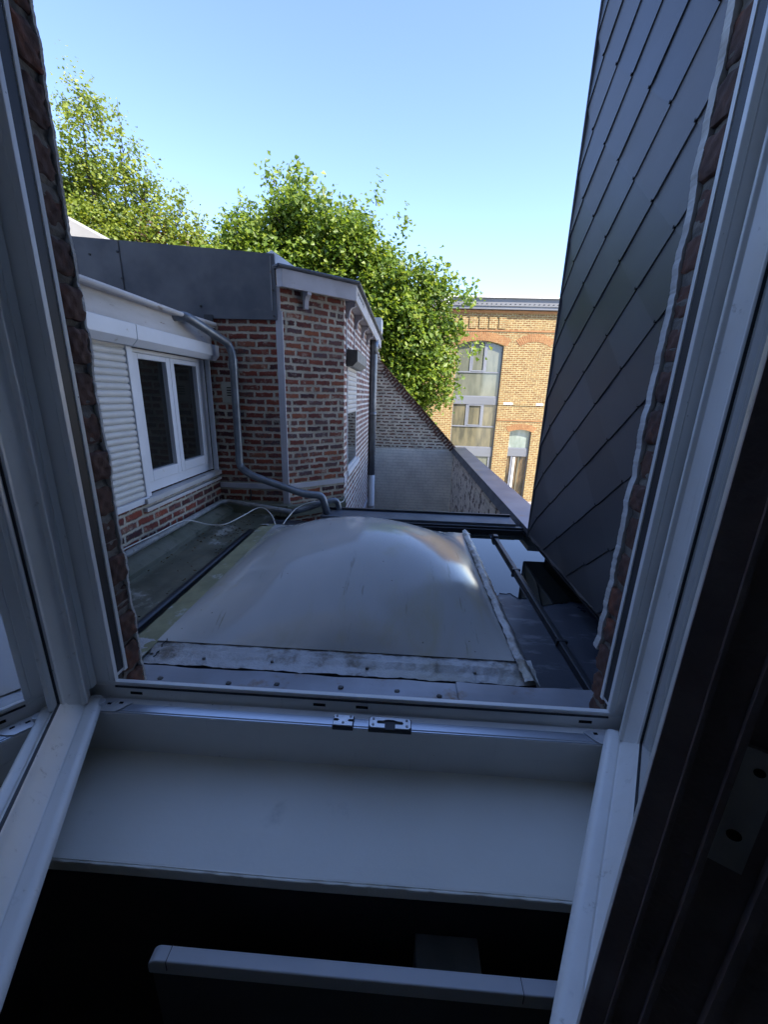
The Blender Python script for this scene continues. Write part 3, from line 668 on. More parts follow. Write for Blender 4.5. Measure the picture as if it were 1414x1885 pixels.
# pale boards: corner post and string courses
MB().box(-1.04, -.985, 3.346, 3.362, -.97, .60).build('corner_board', M['lilacwood'], ax, bevel=.002)
MB().prism([(-1.0,3.358,.56),(-1.0,3.358,.78),(-1.035,3.352,.78),(-1.035,3.352,.56)],(0,-.006,0)).build('corner_board', M['lilacwood'], ax)
MB().box(-1.60, -1.041, 3.350, 3.361, -.822, -.780).build('string_course', M['lilacwood'], ax, bevel=.002)
a = Vector((-.984, 3.3745))-bn*-.008; b_ = Vector((-.56, 3.737))-bn*-.008
MB().slab(a[:], b_[:], -.818, -.776, .01).build('string_course', M['lilacwood'], ax)
MB().box(-.5590, -.551, 3.735, 3.93, -.83, -.76).build('string_course', M['lilacwood'], ax)
# zinc upstand over the rear wall
zt = lambda x: .985+(-1.01-x)*.060
m = MB().prism([(-1.025, 3.335, .535), (-1.025, 3.335, zt(-1.01)), (-2.6, 3.335, 1.082), (-4.5, 3.335, 1.15), (-4.5, 3.335, .535)], (0, .024, 0))
m.build('zinc_upstand', M['zinc'], ax)
MB().box(-2.218, -2.212, 3.331, 3.3348, .54, 1.055).build('zinc_seam', M['zincdark'], ax)
MB().box(-1.060, -1.054, 3.329, 3.3348, .60, .97).build('zinc_seam', M['zincledge'], ax)
for x, z in ((-2.23, .98), (-2.22, .80), (-1.62, .62), (-1.045, .56), (-1.045, .74), (-2.45, .96)):
    MB().tube([(x, 3.326, z), (x, 3.335, z)], .008, 8).build('zinc_rivet', M['gasket'], ax)
MB().box(-1.60, -1.53, 3.325, 3.3345, .50, .56).build('zinc_tab', M['zincdark'], ax)
# left lean-to: fascia, gutter lip, roof
MB().box(-1.60, -1.565, .80, 3.345, .30, .462).build('fascia', M['whitewood'], ax, bevel=.003)
m = MB(); m.tube([(-1.515, .82, .466), (-1.513, 1.4, .468), (-1.511, 2.1, .4725), (-1.513, 2.8, .4735), (-1.51, 3.31, .487)], .0155, 12)
m.prism([(-1.60, .82, .462), (-1.515, .82, .462), (-1.515, .82, .478), (-1.60, .82, .49)], (0, 2.5, 0)); m.build('gutter', M['whitewood'], ax, smooth=False)
MB().prism([(-1.60, .81, .485), (-1.54, .81, .480), (-4.4, .81, .66), (-4.4, .81, .6)], (0, 2.52, 0)).build('lean_to_roof', M['zinc'], ax)
# roller shutter box over the window
bp_ = [(-1.60, .225), (-1.545, .222), (-1.512, .258), (-1.510, .335), (-1.60, .352)]
MB().prism([(x, 1.2, z) for x, z in bp_], (0, 1.128, 0)).build('shutter_box', M['annexpvc'], ax, bevel=.003)
MB().prism([(x, 2.332, z) for x, z in bp_], (0, 1.018, 0)).build('shutter_box', M['annexpvc'], ax, bevel=.003)
# closed roller shutter: convex slats
def slats(fx, y0, y1, z0, z1, pitch, depth, name='roller_shutter', parent=ax, mat=M['shutter']):
    m = MB(); z = z0; k = 8; vs = []
    zs = []
    while z < z1-1e-6:
        for i in range(k): zs.append((z+pitch*i/k, depth*math.sin(math.pi*(i+.0)/k)**.7 if i else -.002))
        z += pitch
    for z, o in zs:
        for y in (y0, y1): vs.append((fx+o, y, min(z, z1)))
    n = len(zs); m.add(vs, [(2*i, 2*i+1, 2*i+3, 2*i+2) for i in range(n-1)])
    return m.build(name, mat, parent)
slats(-1.606, 1.25, 2.335, -.655, .225, .0375, .009)
MB().box(-1.61, -1.583, 1.25, 2.35, -.69, -.6555).build('sill_rail', M['annexpvc'], ax, bevel=.002)
# window
wn2 = MB(); F = -1.625
wn2.box(-1.66, -1.590, 2.335, 2.385, -.66, .225)
wn2.box(-1.68, F, 2.3855, 3.23, -.65, -.585); wn2.box(-1.68, F, 2.3855, 3.23, .2005, .225); wn2.box(-1.68, F, 2.3855, 2.42, -.585, .2005); wn2.box(-1.68, F, 3.205, 3.23, -.585, .2005)
wf = wn2.build('annex_window', M['annexpvc'], ax, bevel=.003)
for y0, y1 in ((2.422, 2.806), (2.810, 3.203)):
    fz0, fz1 = -.583, .198; b = .046
    s_ = MB().box(-1.66, F+.008, y0, y0+b, fz0, fz1); s_.box(-1.66, F+.008, y1-b, y1, fz0, fz1)
    s_.box(-1.66, F+.008, y0+b+.0002, y1-b-.0002, fz0, fz0+.068); s_.box(-1.66, F+.008, y0+b+.0002, y1-b-.0002, fz1-.032, fz1)
    so_ = s_.build('window_frame', M['annexpvc'], wf, bevel=.003)
    MB().box(-1.655, -1.648, y0+b-.002, y1-b+.002, fz0+.06, fz1-.03).build('glass_pane', M['darkpane'], wf)
MB().box(-1.72, F, 3.2305, 3.30, -.65, .225).build('window_reveal', M['annexpvc'], ax)
MB().box(-1.64, -1.588, 3.318, 3.332, -.68, .225).build('shutter_guide', M['annexpvc'], ax, bevel=.002)
MB().box(-1.70, F, 3.3005, 3.36, -.68, .225).build('reveal_gap', M['slateback'], ax)
MB().box(-1.64, -1.565, 2.30, 3.33, -.695, -.662).build('window_ledge', M['whitewood'], ax, bevel=.003)
MB().box(-1.602, -1.575, 2.30, 3.34, -.745, -.722).build('ledge_strip', M['whitewood'], ax, bevel=.002)
# vent grille
MB().box(-1.515, -1.40, 3.345, 3.362, -.10, .065).build('vent_grille', M['ventgrille'], ax, bevel=.003)
for i in range(4): MB().box(-1.47, -1.415, 3.340, 3.346, -.045+i*.02, -.037+i*.02).build('grille_slot', M['slot'], ax)
# bay eaves: fascia, soffit, gutter lip, brackets
fa = [(-1.005, 3.300), (-.957, 3.283), (-.452, 3.715), (-.452, 7.25)]
def fascia_seg(p, q, z0, z1, th, name, mat, parent=ax): return MB().slab(p, q, z0, z1, th).build(name, mat, parent, bevel=.002)
fascia_seg(fa[0], fa[1], .757, .878, .02, 'fascia', M['lilacwood']); fascia_seg(fa[1], fa[2], .757, .878, .02, 'fascia', M['lilacwood'])
fascia_seg(fa[2], fa[3], .757, .878, .02, 'fascia', M['whitewood'])
MB().prism([(-1.0, 3.30, .775), (-.96, 3.30, .775), (-.47, 3.72, .775), (-.47, 7.25, .775), (-.60, 7.25, .775), (-.60, 3.78, .775), (-1.0, 3.40, .775)], (0, 0, .01)).build('soffit', M['lilacwood'], ax)
gt = [(-1.03, 3.31, .892), (-.975, 3.262, .894), (-.43, 3.705, .892), (-.428, 7.3, .900)]
m = MB().tube([gt[0], gt[1]], .011, 10); m.tube(gt[1:3], .012, 10); m.tube(gt[2:], .012, 10)
m.prism([(-1.03, 3.30, .878), (-.965, 3.27, .878), (-.44, 3.71, .878), (-.44, 7.28, .878), (-.9, 7.28, .878), (-.9, 3.9, .878), (-1.03, 3.5, .878)], (0, 0, .012)); m.build('gutter', M['zinc'], ax)
# roof slopes of the bay
MB().prism([(-1.04, 3.36, .89), (-.44, 3.75, .892), (-.44, 7.3, .892), (-2.6, 7.3, 1.05), (-2.6, 3.36, 1.05)], (0, 0, .02)).build('bay_roof', M['zinc'], ax)
MB().prism([(-1.05, 3.36, 1.015), (-.86, 3.9, .955), (-.86, 3.9, .90), (-1.05, 3.36, .90)], (-.1, .1, 0)).build('roof_hip', M['zincledge'], ax)
for t in range(9): # little cut-outs in the long fascia
    MB().box(-.4505, -.449, 3.83+t*.06, 3.85+t*.06, .82+.012*(t % 2), .85).build('fascia_cutout', M['gasket'], ax)
def bracket(c, d, nrm):
    """curved eaves bracket: c wall point (xy), nrm outwards"""
    c = Vector(c); nrm = Vector(nrm).normalized(); d = Vector((-nrm.y, nrm.x))*.018
    pr = [(0, .775), (.085, .775), (.085, .735), (.055, .725), (.038, .70), (.032, .66), (.032, .64), (0, .64)]
    P0 = [(c.x+nrm.x*o-d.x, c.y+nrm.y*o-d.y, z) for o, z in pr]
    return MB().prism(P0, (2*d.x, 2*d.y, 0)).build('eaves_bracket', M['lilacwood'], ax, bevel=.002)
bracket((-.842, 3.497), None, bn)
for y in (3.85, 4.45, 5.1, 5.75, 6.5, 7.1): bracket((-.56, y), None, (1, 0))
for y in (3.87, 4.45, 5.1, 5.75): MB().box(-.5598, -.553, y-.012, y+.012, .36 if y < 5 else .2, .64).build('batten', M['lilacwood'], ax)
# window of the long wall
lw = MB().box(-.62, -.549, 3.93, 4.65, -.735, -.70); lw.box(-.62, -.5545, 3.93, 3.955, -.70, .36); lw.box(-.62, -.5545, 4.62, 4.65, -.70, .36)
lwf = lw.build('side_window', M['annexpvc'], ax, bevel=.002)
MB().box(-.60, -.5595, 3.955, 4.62, -.70, -.18).build('glass_pane', M['darkpane'], lwf)
slats(-.5595, 3.955, 4.62, -.19, .37, .045, .008, parent=lwf)
MB().prism([(-.559, 3.86, .245), (-.50, 3.86, .245), (-.455, 3.86, .29), (-.455, 3.86, .385), (-.559, 3.86, .39)], (0, .014, 0)).build('box_end', M['boxdark'], ax)
MB().prism([(-.559, 3.875, .245), (-.50, 3.875, .245), (-.455, 3.875, .29), (-.455, 3.875, .385), (-.559, 3.875, .39)], (0, .80, 0)).build('shutter_box', M['boxpale'], ax, bevel=.003)
MB().box(-.5595, -.54, 3.93, 4.9, -.80, -.745).build('window_ledge', M['annexpvc'], ax)
MB().box(-.5595, -.553, 5.0, 7.9, -1.68, -1.60).build('string_course', M['lilacwood'], ax)
# downpipe at the far end: grey above, white below
dpz = [(-.50, 6.35, .78), (-.50, 6.35, .70), (-.505, 6.35, .0), (-.505, 6.35, -1.25)]
m = MB().tube(dpz, .055, 12); m.tube([(-.50, 6.35, .58), (-.50, 6.35, .78)], .064, 12); m.tube([(-.505, 6.35, -.32), (-.505, 6.35, -.26)], .062, 12); m.build('downpipe', M['pipe'], ax, smooth=True)
m = MB().tube([(-.505, 6.35, -1.2502), (-.505, 6.35, -5)], .058, 12); m.tube([(-.505, 6.35, -1.78), (-.505, 6.35, -1.74)], .064, 12); m.build('downpipe', M['whitepipe'], ax, smooth=True)
# white vent box at the far end of the eaves
m = MB().box(-.56, -.40, 6.4, 6.7, .90, 1.09)
m.build('roof_vent', M['coping'], ax, bevel=.01)
# big galvanised downpipe from the left gutter to the flat roof
def smooth_path(pts, n=6):
    P = [Vector(p) for p in pts]; out = [P[0]]
    for i in range(1, len(P)-1):
        a, b, c = P[i-1], P[i], P[i+1]; ra = min(.045, (a-b).length*.45); rc = min(.045, (c-b).length*.45)
        s, e = b+(a-b).normalized()*ra, b+(c-b).normalized()*rc
        for k in range(n+1):
            t = k/n; out.append(s*(1-t)**2+b*2*t*(1-t)+e*t*t)
    return out+[P[-1]]
pp = smooth_path([(-1.575, 2.83, .460), (-1.500, 2.86, .470), (-1.390, 3.26, .345), (-1.365, 3.26, .26), (-1.372, 3.26, -.62), (-1.255, 3.20, -.675), (-.80, 3.14, -.80), (-.655, 3.155, -.81), (-.612, 3.16, -.97)])
dp = MB().tube(pp, .0305, 16).build('downpipe', M['pipe'], ax, smooth=True)
for z in (.215, .16): MB().tube([(-1.366, 3.26, z), (-1.366, 3.26, z+.022)], .036, 16).build('pipe_collar', M['pipe'], dp, smooth=False)
MB().tube([(-1.366, 3.26, .16), (-1.366, 3.26, .235)], .0335, 16).build('pipe_collar', M['pipe'], dp)
# low horizontal waste pipe along the wall foot
lp_ = smooth_path([(-1.545, .85, -.915), (-1.548, 2.0, -.912), (-1.552, 3.22, -.925), (-1.50, 3.27, -.925), (-1.15, 3.14, -.925), (-.88, 3.06, -.935)])
w1 = MB().tube(lp_, .020, 12).build('waste_pipe', M['oldpipe'], ax, smooth=True)
lp2 = smooth_path([(-.88, 3.06, -.935), (-.74, 3.16, -.91), (-.58, 3.28, -.875), (-.545, 3.30, -.90), (-.53, 3.30, -1.0)])
MB().tube(lp2, .024, 12).build('waste_pipe', M['pipe'], ax, smooth=True)
MB().tube([(-1.33, 3.345, -.83), (-1.325, 3.34, -.88), (-1.335, 3.33, -.93)], .006, 6).build('pipe_hook', M['gasket'], ax)

# white cables
def cable(pts, r, label):
    P = [Vector(p) for p in pts]; out = []
    for i in range(len(P)-1):
        p0, p1, p2, p3 = P[max(i-1, 0)], P[i], P[i+1], P[min(i+2, len(P)-1)]
        for k in range(8):
            t = k/8; out.append(.5*((2*p1)+(p2-p0)*t+(2*p0-5*p1+4*p2-p3)*t*t+(3*p1-p0-3*p2+p3)*t**3))
    out.append(P[-1]); tag(MB().tube(out, r, 8).build('cable', M['cable'], smooth=True), label, 'cable')
cable([(-1.585, 1.2, -.885), (-1.57, 1.9, -.885), (-1.545, 2.3, -.888), (-1.53, 2.62, -.90), (-1.42, 2.72, -.955), (-1.30, 2.74, -.955), (-1.22, 2.90, -.93), (-1.16, 3.02, -.905), (-1.09, 3.02, -.905), (-1.0, 2.92, -.935), (-.94, 2.80, -.96)], .0042, 'thin white cable along the annex wall looping to the left corner of the dome')
cable([(-.88, 2.80, -.955), (-.87, 2.92, -.93), (-.84, 3.08, -.90), (-.74, 3.2, -.88), (-.60, 3.33, -.90), (-.545, 3.6, -.97), (-.54, 3.8, -.86), (-.54, 3.86, -.6)], .0038, 'thin white cable rising from the dome past the bent pipes')

# pale neighbouring roof behind, far left
pr_ = thing('neighbour_roof', 'pale roof slope showing above the zinc edge at far left', 'roof', (-5, 6, -5))
MB().prism([(-4.13, 6, 1.90), (-6.5, 6, 3.05), (-6.5, 6, 1.5), (-4.13, 6, 1.5)], (0, 2.5, 0)).build('roof_slope', M['palefelt'], pr_)
MB().box(-6.5, -4.2, 6.05, 8.4, -5, 1.499).build('wall', M['annex'], pr_)

# ================================================================ YARD WALLS
gw = thing('gable_wall', 'old brick end wall with sloping tiled top and white painted lower part', 'wall', (.2, 8, -5))
zs_ = lambda x: .60-(x+.50)*(1.54/1.5)
MB().prism([(-.56, 8, -1.02), (-.56, 8, .80), (-.50, 8, .60), (1.0, 8, -.94), (1.0, 8, -1.02)], (0, .24, 0)).build('brick_gable', M['endbrick'], gw)
MB().box(-.56, 1.0, 7.992, 8.24, -5, -1.0205).build('painted_wall', M['endpaint'], gw)
# soldier bricks following the slope
sb = MB(); rr = random.Random(5)
for i in range(34):
    t = (i+.5)/34; x = -.46+t*1.44; z = zs_(x)-.085
    d = Vector((1.5, -1.54)).normalized(); nn = Vector((-d.y, d.x))*1
    cx, cz = x-nn.x*0, z
    q = [(cx+d.x*s*.017+nn.x*u*.062, cz+d.y*s*.017+nn.y*u*.062) for s, u in ((-1, -1), (1, -1), (1, 1), (-1, 1))]
    sb.prism([(a+rr.uniform(-.004, .004), 7.990, b+rr.uniform(-.004, .004)) for a, b in q], (0, .0095, 0))
sb.build('verge_bricks', M['reveal'], gw)
tc = MB()
for i in range(17):
    x = -.50+i*.09; z = zs_(x)+.012
    tc.prism([(x-.01, 7.97, z-.004), (x+.095, 7.97, z-.102), (x+.105, 7.97, z-.092), (x, 7.97, z+.012)], (0, .30, 0))
tc.build('verge_tiles', M['tile'], gw)
pw = thing('party_wall', 'yard wall with peeling white paint under a wide zinc cap', 'wall', (1.1, 5.5, -5))
MB().box(1.0, 1.2, 3.16, 7.99, -5, -1.0).build('peeling_masonry', M['partypaint'], pw)
MB().prism([(.985, 2.9, -.958), (1.225, 2.9, -.950), (1.225, 2.9, -1.0), (.985, 2.9, -1.0)], (0, 5.12, 0)).build('zinc_cap', M['zinccap'], pw, bevel=.003)
MB().prism([(.985, 3.14, -.96), (.962, 3.14, -1.055), (.978, 3.14, -1.055), (.999, 3.14, -.9995)], (0, 4.86, 0)).build('cap_skirt', M['zinc'], pw)

# ================================================================ FAR BRICK BUILDING
fb = thing('brick_factory_building', 'sunlit orange brick building with arched grey framed windows across the yard', 'building', (4, 20.5, -5))
Y0 = 20.0
ops = []   # rectangular openings are left between wall boxes
m = MB()
yb = (Y0, Y0+.5)
m.box(-1.5, 2.30, *yb, -5, 3.80); m.box(4.44, 5.16, *yb, -5, 3.80); m.box(6.20, 9, *yb, -5, 3.80)
def arch_fill(x0, x1, zs, rise, ztop, n=20):
    pts = [(x0+(x1-x0)*i/n, zs+rise*(1-(2*i/n-1)**2)) for i in range(n+1)]
    for i in range(n):
        (a, za), (b, zb) = pts[i], pts[i+1]
        m.prism([(a, Y0, za), (b, Y0, zb), (b, Y0, ztop), (a, Y0, ztop)], (0, .5, 0))
    return pts
pa = arch_fill(2.30, 4.44, 2.33, .20, 3.80)
pb = arch_fill(5.16, 6.20, -1.52, .10, 3.80)
m.build('wall', M['farbrick'], fb)
def voussoirs(x0, x1, zs, rise, depth, n):
    v = MB()
    for i in range(n):
        t0, t1 = (i+.12)/n, (i+.88)/n
        q = []
        for t, s in ((t0, 0), (t1, 0), (t1, 1), (t0, 1)):
            c = 2*t-1; x = x0+(x1-x0)*t; z = zs+rise*(1-c*c); sl = -4*rise*c/(x1-x0)*1.6
            l = math.hypot(1, sl); q.append((x-sl/l*depth*s, Y0-.012, z+.006+depth/l*s))
        v.prism(q, (0, .011, 0))
    v.build('arch_bricks', M['orangebrick'], fb)
voussoirs(2.18, 4.56, 2.30, .24, .36, 34); voussoirs(5.08, 6.28, -1.56, .13, .28, 18); voussoirs(5.16, 6.50, 2.33, .2, .34, 18)
# cornice and corbels
MB().box(-1.5, 9, Y0-.06, Y0+.3, 3.70, 3.80).build('cornice', M['orangebrick'], fb)
MB().box(-1.5, 9, Y0-.035, Y0-.0005, 3.55, 3.60).build('cornice', M['farbrick'], fb)
MB().box(-1.5, 9, Y0-.03, Y0-.0005, 2.94, 3.0).build('string_course', M['orangebrick'], fb)
MB().box(4.46, 9, Y0-.03, Y0-.0005, -1.02, -.97).build('string_course', M['orangebrick'], fb)
MB().box(4.46, 9, Y0-.03, Y0-.0005, -.30, -.18).build('string_course', M['farbrick'], fb)
MB().box(-1.5, 2.28, Y0-.03, Y0-.0005, -.30, -.18).build('string_course', M['farbrick'], fb)
for x0, x1 in ((4.69, 5.12), (6.22, 6.56)): MB().box(x0, x1, Y0-.045, Y0-.0305, -.27, -.17).build('pale_stone', M['coping'], fb)
for i in range(8): MB().box(.98+i*.445, 1.30+i*.445, Y0-.05, Y0-.0005, 3.06, 3.52).build('corbel', M['farbrick'], fb)
# roof and gutter
MB().box(1.75, 9, Y0-.22, Y0+.4, 3.82, 3.94).build('gutter', M['greypanel'], fb)
MB().box(1.72, 9, Y0-.26, Y0+.4, 3.9405, 3.99).build('gutter', M['farroof'], fb)
MB().box(-1.5, 9, Y0+.1, Y0+6, 3.80, 4.33).build('roof', M['farroof'], fb)
for i in range(26): MB().box(1.75+i*.21, 1.79+i*.21, Y0-.2, Y0+.09, 3.9905, 4.05).build('roof_rib', M['zincdark'], fb)
MB().box(1.86, 9, Y0+.0, Y0+.5, 4.3305, 4.40).build('coping', M['coping'], fb)
MB().box(1.42, 1.858, Y0-.1, Y0+.9, 3.82, 4.48).build('coping', M['coping'], fb)
MB().box(1.24, 1.56, Y0+1.2, Y0+1.8, 4.30, 4.74).build('chimney', M['coping'], fb)
# windows
def farwin(x0, x1, rows, arch=None):
    yf = Y0+.16; fr = MB(); w0 = fr
    # rows: list of (z0, z1, [mullion x], pane material, panel?)
    for (z0, z1, mull, pm, kind) in rows:
        if kind == 'panel': fr2 = MB().box(x0, x1, yf-.03, yf+.1, z0, z1)
        e = .035
        fr.box(x0, x1, yf-.02, yf+.08, z0, z0+e*1.6)
        fr.box(x0, x0+e, yf-.02, yf+.08, z0+e*1.6, z1); fr.box(x1-e, x1, yf-.02, yf+.08, z0+e*1.6, z1)
        for q in mull: fr.box(q-.045, q+.045, yf-.025, yf+.0795, z0+e*1.6, z1)
    w = fr.build('window', M['greyframe'], fb)
    for (z0, z1, mull, pm, kind) in rows:
        if kind == 'panel': MB().box(x0, x1, yf-.05, yf-.0205, z0, z1).build('spandrel_panel', M['greypanel'], w)
        else:
            xs = [x0+.02]+mull+[x1-.02]
            for k in range(len(xs)-1):
                MB().box(xs[k]+.001, xs[k+1]-.001, yf+.02, yf+.03, z0+.02, z1).build('pane', M[pm], w)
        if kind == 'vent' and len(mull) == 2:
            a, b = mull[0]+.05, mull[1]-.05; v = MB().box(a, b, yf-.04, yf-.0255, z0+.06, z0+.11); v.box(a, a+.05, yf-.04, yf-.0255, z0+.11, z1-.06); v.box(b-.05, b, yf-.04, yf-.0255, z0+.11, z1-.06); v.box(a, b, yf-.04, yf-.0255, z1-.06, z1-.01)
            v.build('opening_light', M['greyframe'], w)
    return w
farwin(2.30, 4.44, [(1.14, 2.55, [3.0, 3.69], 'farpane', 'vent'), (.04, 1.14, [], 'farpane', ''), (-.30, .04, [], 'farpane', 'panel'),
                    (-1.37, -.30, [3.0, 3.76], 'farpanewarm', 'vent'), (-2.38, -1.37, [], 'farpanewarm', ''), (-2.80, -2.38, [], 'farpane', 'panel'), (-5, -2.80, [4.30], 'farpane', '')])
farwin(5.16, 6.20, [(-2.37, -1.40, [], 'farpanepale', ''), (-2.73, -2.37, [], 'farpane', 'panel'), (-5.0, -2.73, [5.42], 'interior', '')])
MB().box(5.50, 5.60, Y0+.14, Y0+.175, -4.95, -2.78).build('curtain', M['coping'], fb)
MB().box(5.74, 5.80, Y0+.14, Y0+.175, -4.95, -2.78).build('curtain', M['farpanewarm'], fb)

# ================================================================ TREES
def tree(name, label, cat, base, blobs, nspr, leaf, mats, limbs, seed, sprl=.5, nleaf=14, droop=0.):
    r = np.random.default_rng(seed); t = thing(name, label, cat, base)
    tr = MB()
    for pts, rad in limbs: tr.tube(pts, rad, 8)
    tr.build('trunk', M['bark'], t, smooth=True)
    tw = MB()
    vols = np.array([b[3]*b[4]*b[5] for b in blobs]); vols = vols**.8/np.sum(vols**.8)
    P = []; N = []; Sz = []
    for i in range(nspr):
        b = blobs[r.choice(len(blobs), p=vols)]
        d = r.normal(size=3); d /= np.linalg.norm(d)
        rad = r.uniform(.45, 1.0)**.55
        c = np.array(b[:3])+d*rad*np.array(b[3:6])
        shoot = d[2] > .55 and rad > .85 and r.random() < .14
        out = d*.8+np.array([0, 0, .45-droop])+r.normal(size=3)*.45; out /= np.linalg.norm(out)
        L = sprl*r.uniform(.5, 1.3); k = nleaf
        if shoot: out = np.array([0, 0, 1.])+r.normal(size=3)*.22; out /= np.linalg.norm(out); L = sprl*r.uniform(1.4, 2.4)
        ts = r.uniform(0, 1, k)
        pos = c+np.outer(ts*L, out)+np.outer(ts**2*L*.25, [0, 0, -1-droop])+r.normal(size=(k, 3))*leaf*.9
        P.append(pos)
        nn = r.normal(size=(k, 3))*.42+r.normal(size=3)*.35+np.array([.28, -.35, .75]); N.append(nn/np.linalg.norm(nn, axis=1)[:, None])
        Sz.append(np.full(k, leaf)*r.uniform(.6, 1.25, k)*(1-.35*ts))
        if i % 9 == 0: tw.tube([tuple(c-out*L*.6), tuple(c+out*L*.7)], [.012, .004], 4, cap=False)
    P = np.concatenate(P); N = np.concatenate(N); Sz = np.concatenate(Sz); n = len(P)
    a = r.normal(size=(n, 3)); U = np.cross(N, a); U /= np.linalg.norm(U, axis=1)[:, None]; V = np.cross(N, U)
    fold = N*(Sz*.22)[:, None]
    s = Sz[:, None]
    # lobed leaf of five points round a raised mid rib
    q = [P-U*s*.5, P-V*s*.42+fold, P+U*s*.25-V*s*.22, P+U*s*.62, P+U*s*.2+V*s*.25, P+V*s*.42+fold]
    vs = np.stack(q, 1).reshape(-1, 3)-np.array(base)
    me = bpy.data.meshes.new('crown'); me.vertices.add(len(vs)); me.vertices.foreach_set('co', vs.ravel())
    idx = np.arange(n)[:, None]*6
    f1 = idx+np.array([0, 1, 2, 3]); f2 = idx+np.array([0, 3, 4, 5])
    fl_ = np.concatenate([f1, f2], 1).reshape(-1, 4)
    me.loops.add(fl_.size); me.loops.foreach_set('vertex_index', fl_.ravel().astype(np.int32))
    me.polygons.add(len(fl_)); me.polygons.foreach_set('loop_start', (np.arange(len(fl_))*4).astype(np.int32))
    me.update(calc_edges=True); me.materials.append(M[mats])
    o = bpy.data.objects.new('crown', me); COL.objects.link(o); o.parent = t
    b_ = tw.build('twigs', M['bark'], t); b_['kind'] = 'stuff'
    return t
def clumps(core, n, seed, rr_, shell=.95, flat=.7, up=.0):
    r = np.random.default_rng(seed); out = []; vol = np.array([b[3]*b[4]*b[5] for b in core])**.75; vol /= vol.sum()
    for _ in range(n):
        b = core[r.choice(len(core), p=vol)]; d = r.normal(size=3); d /= np.linalg.norm(d); q = r.uniform(.35, 1.0)**.5*shell
        a = r.uniform(*rr_); out.append((b[0]+d[0]*b[3]*q, b[1]+d[1]*b[4]*q, b[2]+d[2]*b[5]*q+up, a*r.uniform(.8, 1.3), a*r.uniform(.8, 1.3), a*flat*r.uniform(.7, 1.2)))
    return out
core = [(-4.2,13.2,3.5,1.5,1.4,1.5),(-2.9,13.2,3.9,1.7,1.5,1.6),(-1.5,13.2,3.6,1.6,1.4,1.5),(-.45,13,2.5,1.3,1.3,1.3),(.45,12.9,1.5,1.0,1.1,1.1),(-1.8,12.8,1.7,1.7,1.4,1.4),(.3,12.7,.4,.9,1.0,1.0),(-.4,12.6,-.5,1.0,1,1.0),(-3.5,13,2.0,1.7,1.4,1.4),(1.0,12.8,2.65,.6,.5,.3),(1.45,12.7,1.35,.75,.5,.25),(1.05,12.7,.2,.35,.4,.35),(-5.2,13.1,2.8,1.0,1,1.0)]
mb = clumps(core, 230, 5, (.26, .54))+[(-3.9,13,5.45,.14,.14,.5),(-3.2,13,5.5,.13,.13,.5),(-1.1,13,5.25,.12,.12,.55),(-4.9,13,4.75,.25,.2,.4),(-.3,13,4.25,.14,.14,.55),(.75,12.9,3.3,.4,.2,.15),(2.0,12.7,1.32,.25,.2,.1)]
tree('maple_tree', 'large bright green maple rising behind the brick annex and gable wall', 'tree', (-1.6, 13.2, -4.95), mb, 4700, .165, 'leafmaple',
     [([(-1.6,13.2,-4.95),(-1.6,13.2,-2),(-1.4,13.2,0),(-1.7,13.2,2),(-2.1,13.2,4)], [.28,.24,.2,.13,.05]), ([(-1.45,13.2,-.6),(-.7,13.1,.8),(-.1,13,2.2)], [.13,.09,.03]), ([(-1.5,13.2,.2),(-2.8,13.2,1.8),(-3.9,13.2,3.4)], [.14,.09,.03]), ([(-1.4,13.2,-.9),(-.2,12.9,.1),(1.2,12.7,1.2)], [.1,.06,.015])], 21, sprl=.36, nleaf=15)
cc = [(-10.2,13.5,4.8,1.4,1.3,1.8),(-9.0,13.5,4.0,1.4,1.3,1.5),(-7.8,13.5,3.6,1.3,1.2,1.3),(-6.9,13.4,3.4,.9,1,.9),(-9.7,13.5,6.3,.6,.5,.8),(-11,13.5,5.4,1,1,1.6),(-8.6,13.2,2.9,2.2,1,1.0)]
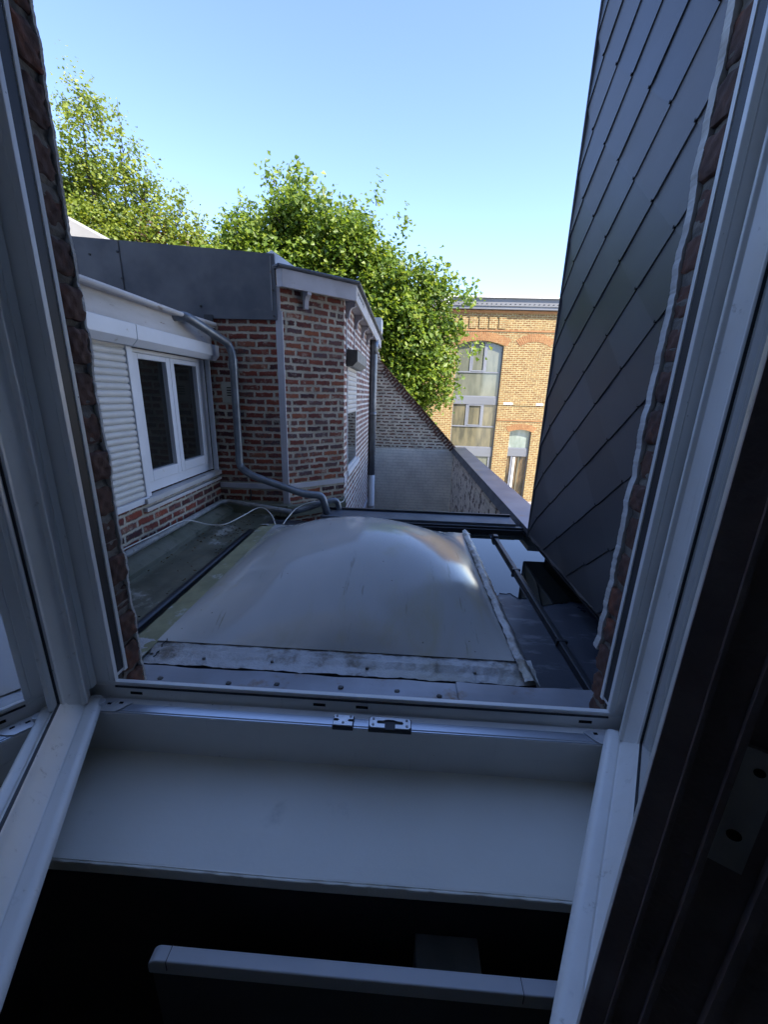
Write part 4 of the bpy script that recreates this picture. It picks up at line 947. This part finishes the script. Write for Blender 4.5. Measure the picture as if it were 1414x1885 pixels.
cb = clumps(cc, 95, 15, (.16, .40), flat=1.1)+[(-9.35,13.4,7.5,.2,.2,.55),(-8.9,13.4,7.2,.3,.2,.35),(-8.45,13.4,6.3,.15,.15,.7),(-8.55,13.4,5.6,.3,.3,.5),(-7.85,13.4,5.9,.16,.16,.4),(-7.9,13.4,5.2,.35,.3,.45),(-7.3,13.4,4.9,.35,.3,.25),(-6.75,13.3,5.05,.22,.2,.25),(-6.5,13.3,4.55,.3,.25,.12),(-10.0,13.4,7.3,.25,.2,.5)]
tree('cherry_tree', 'feathery yellow green tree at the far left behind the zinc roof edge', 'tree', (-9.2, 13.5, -4.95), cb, 3100, .128, 'leafcherry',
     [([(-9.2,13.5,-4.95),(-9.2,13.5,0),(-9.1,13.5,3),(-9.6,13.5,6),(-9.4,13.4,7.6)], [.22,.18,.12,.04,.012]), ([(-9.1,13.5,2.4),(-8,13.5,3.6),(-6.9,13.4,4.8)], [.08,.05,.015]), ([(-9.1,13.5,2.9),(-8.5,13.4,4.5),(-8.45,13.4,6.6)], [.07,.04,.01]), ([(-8.7,13.4,3.2),(-8.0,13.4,4.3),(-7.85,13.4,5.9)], [.05,.03,.01]), ([(-8.0,13.4,3.4),(-7.2,13.3,3.8),(-6.3,13.2,4.5)], [.04,.03,.01])], 33, sprl=.6, nleaf=14, droop=.25)
tree('shrubby_tree', 'pale green low tree between the cherry and the maple', 'tree', (-6.1, 14.5, -4.95), clumps([(-6.6,14.5,3.3,1.0,1,1.1),(-5.6,14.5,3.9,.9,.9,.8),(-5.0,14.2,3.6,1.0,.8,.9)], 40, 3, (.2, .4)), 750, .12, 'leafpale',
     [([(-6.1,14.5,-4.95),(-6.1,14.5,1),(-5.9,14.5,3.6)], [.14,.1,.03])], 8, sprl=.4, nleaf=13)
tree('plum_tree', 'dark red leaved plum crown showing through the yellow green tree', 'tree', (-7.3, 14.9, -4.95), [(-7.35,12.9,4.1,.35,.3,.35),(-7.5,12.9,3.4,.45,.4,.45),(-6.7,12.9,3.6,.35,.3,.35),(-7.2,14.6,3.8,.9,.6,.8)], 190, .10, 'leafred',
     [([(-7.3,14.9,-4.95),(-7.3,14.9,1),(-7.2,14.6,3.6)], [.12,.08,.03])], 9, sprl=.35, nleaf=12)
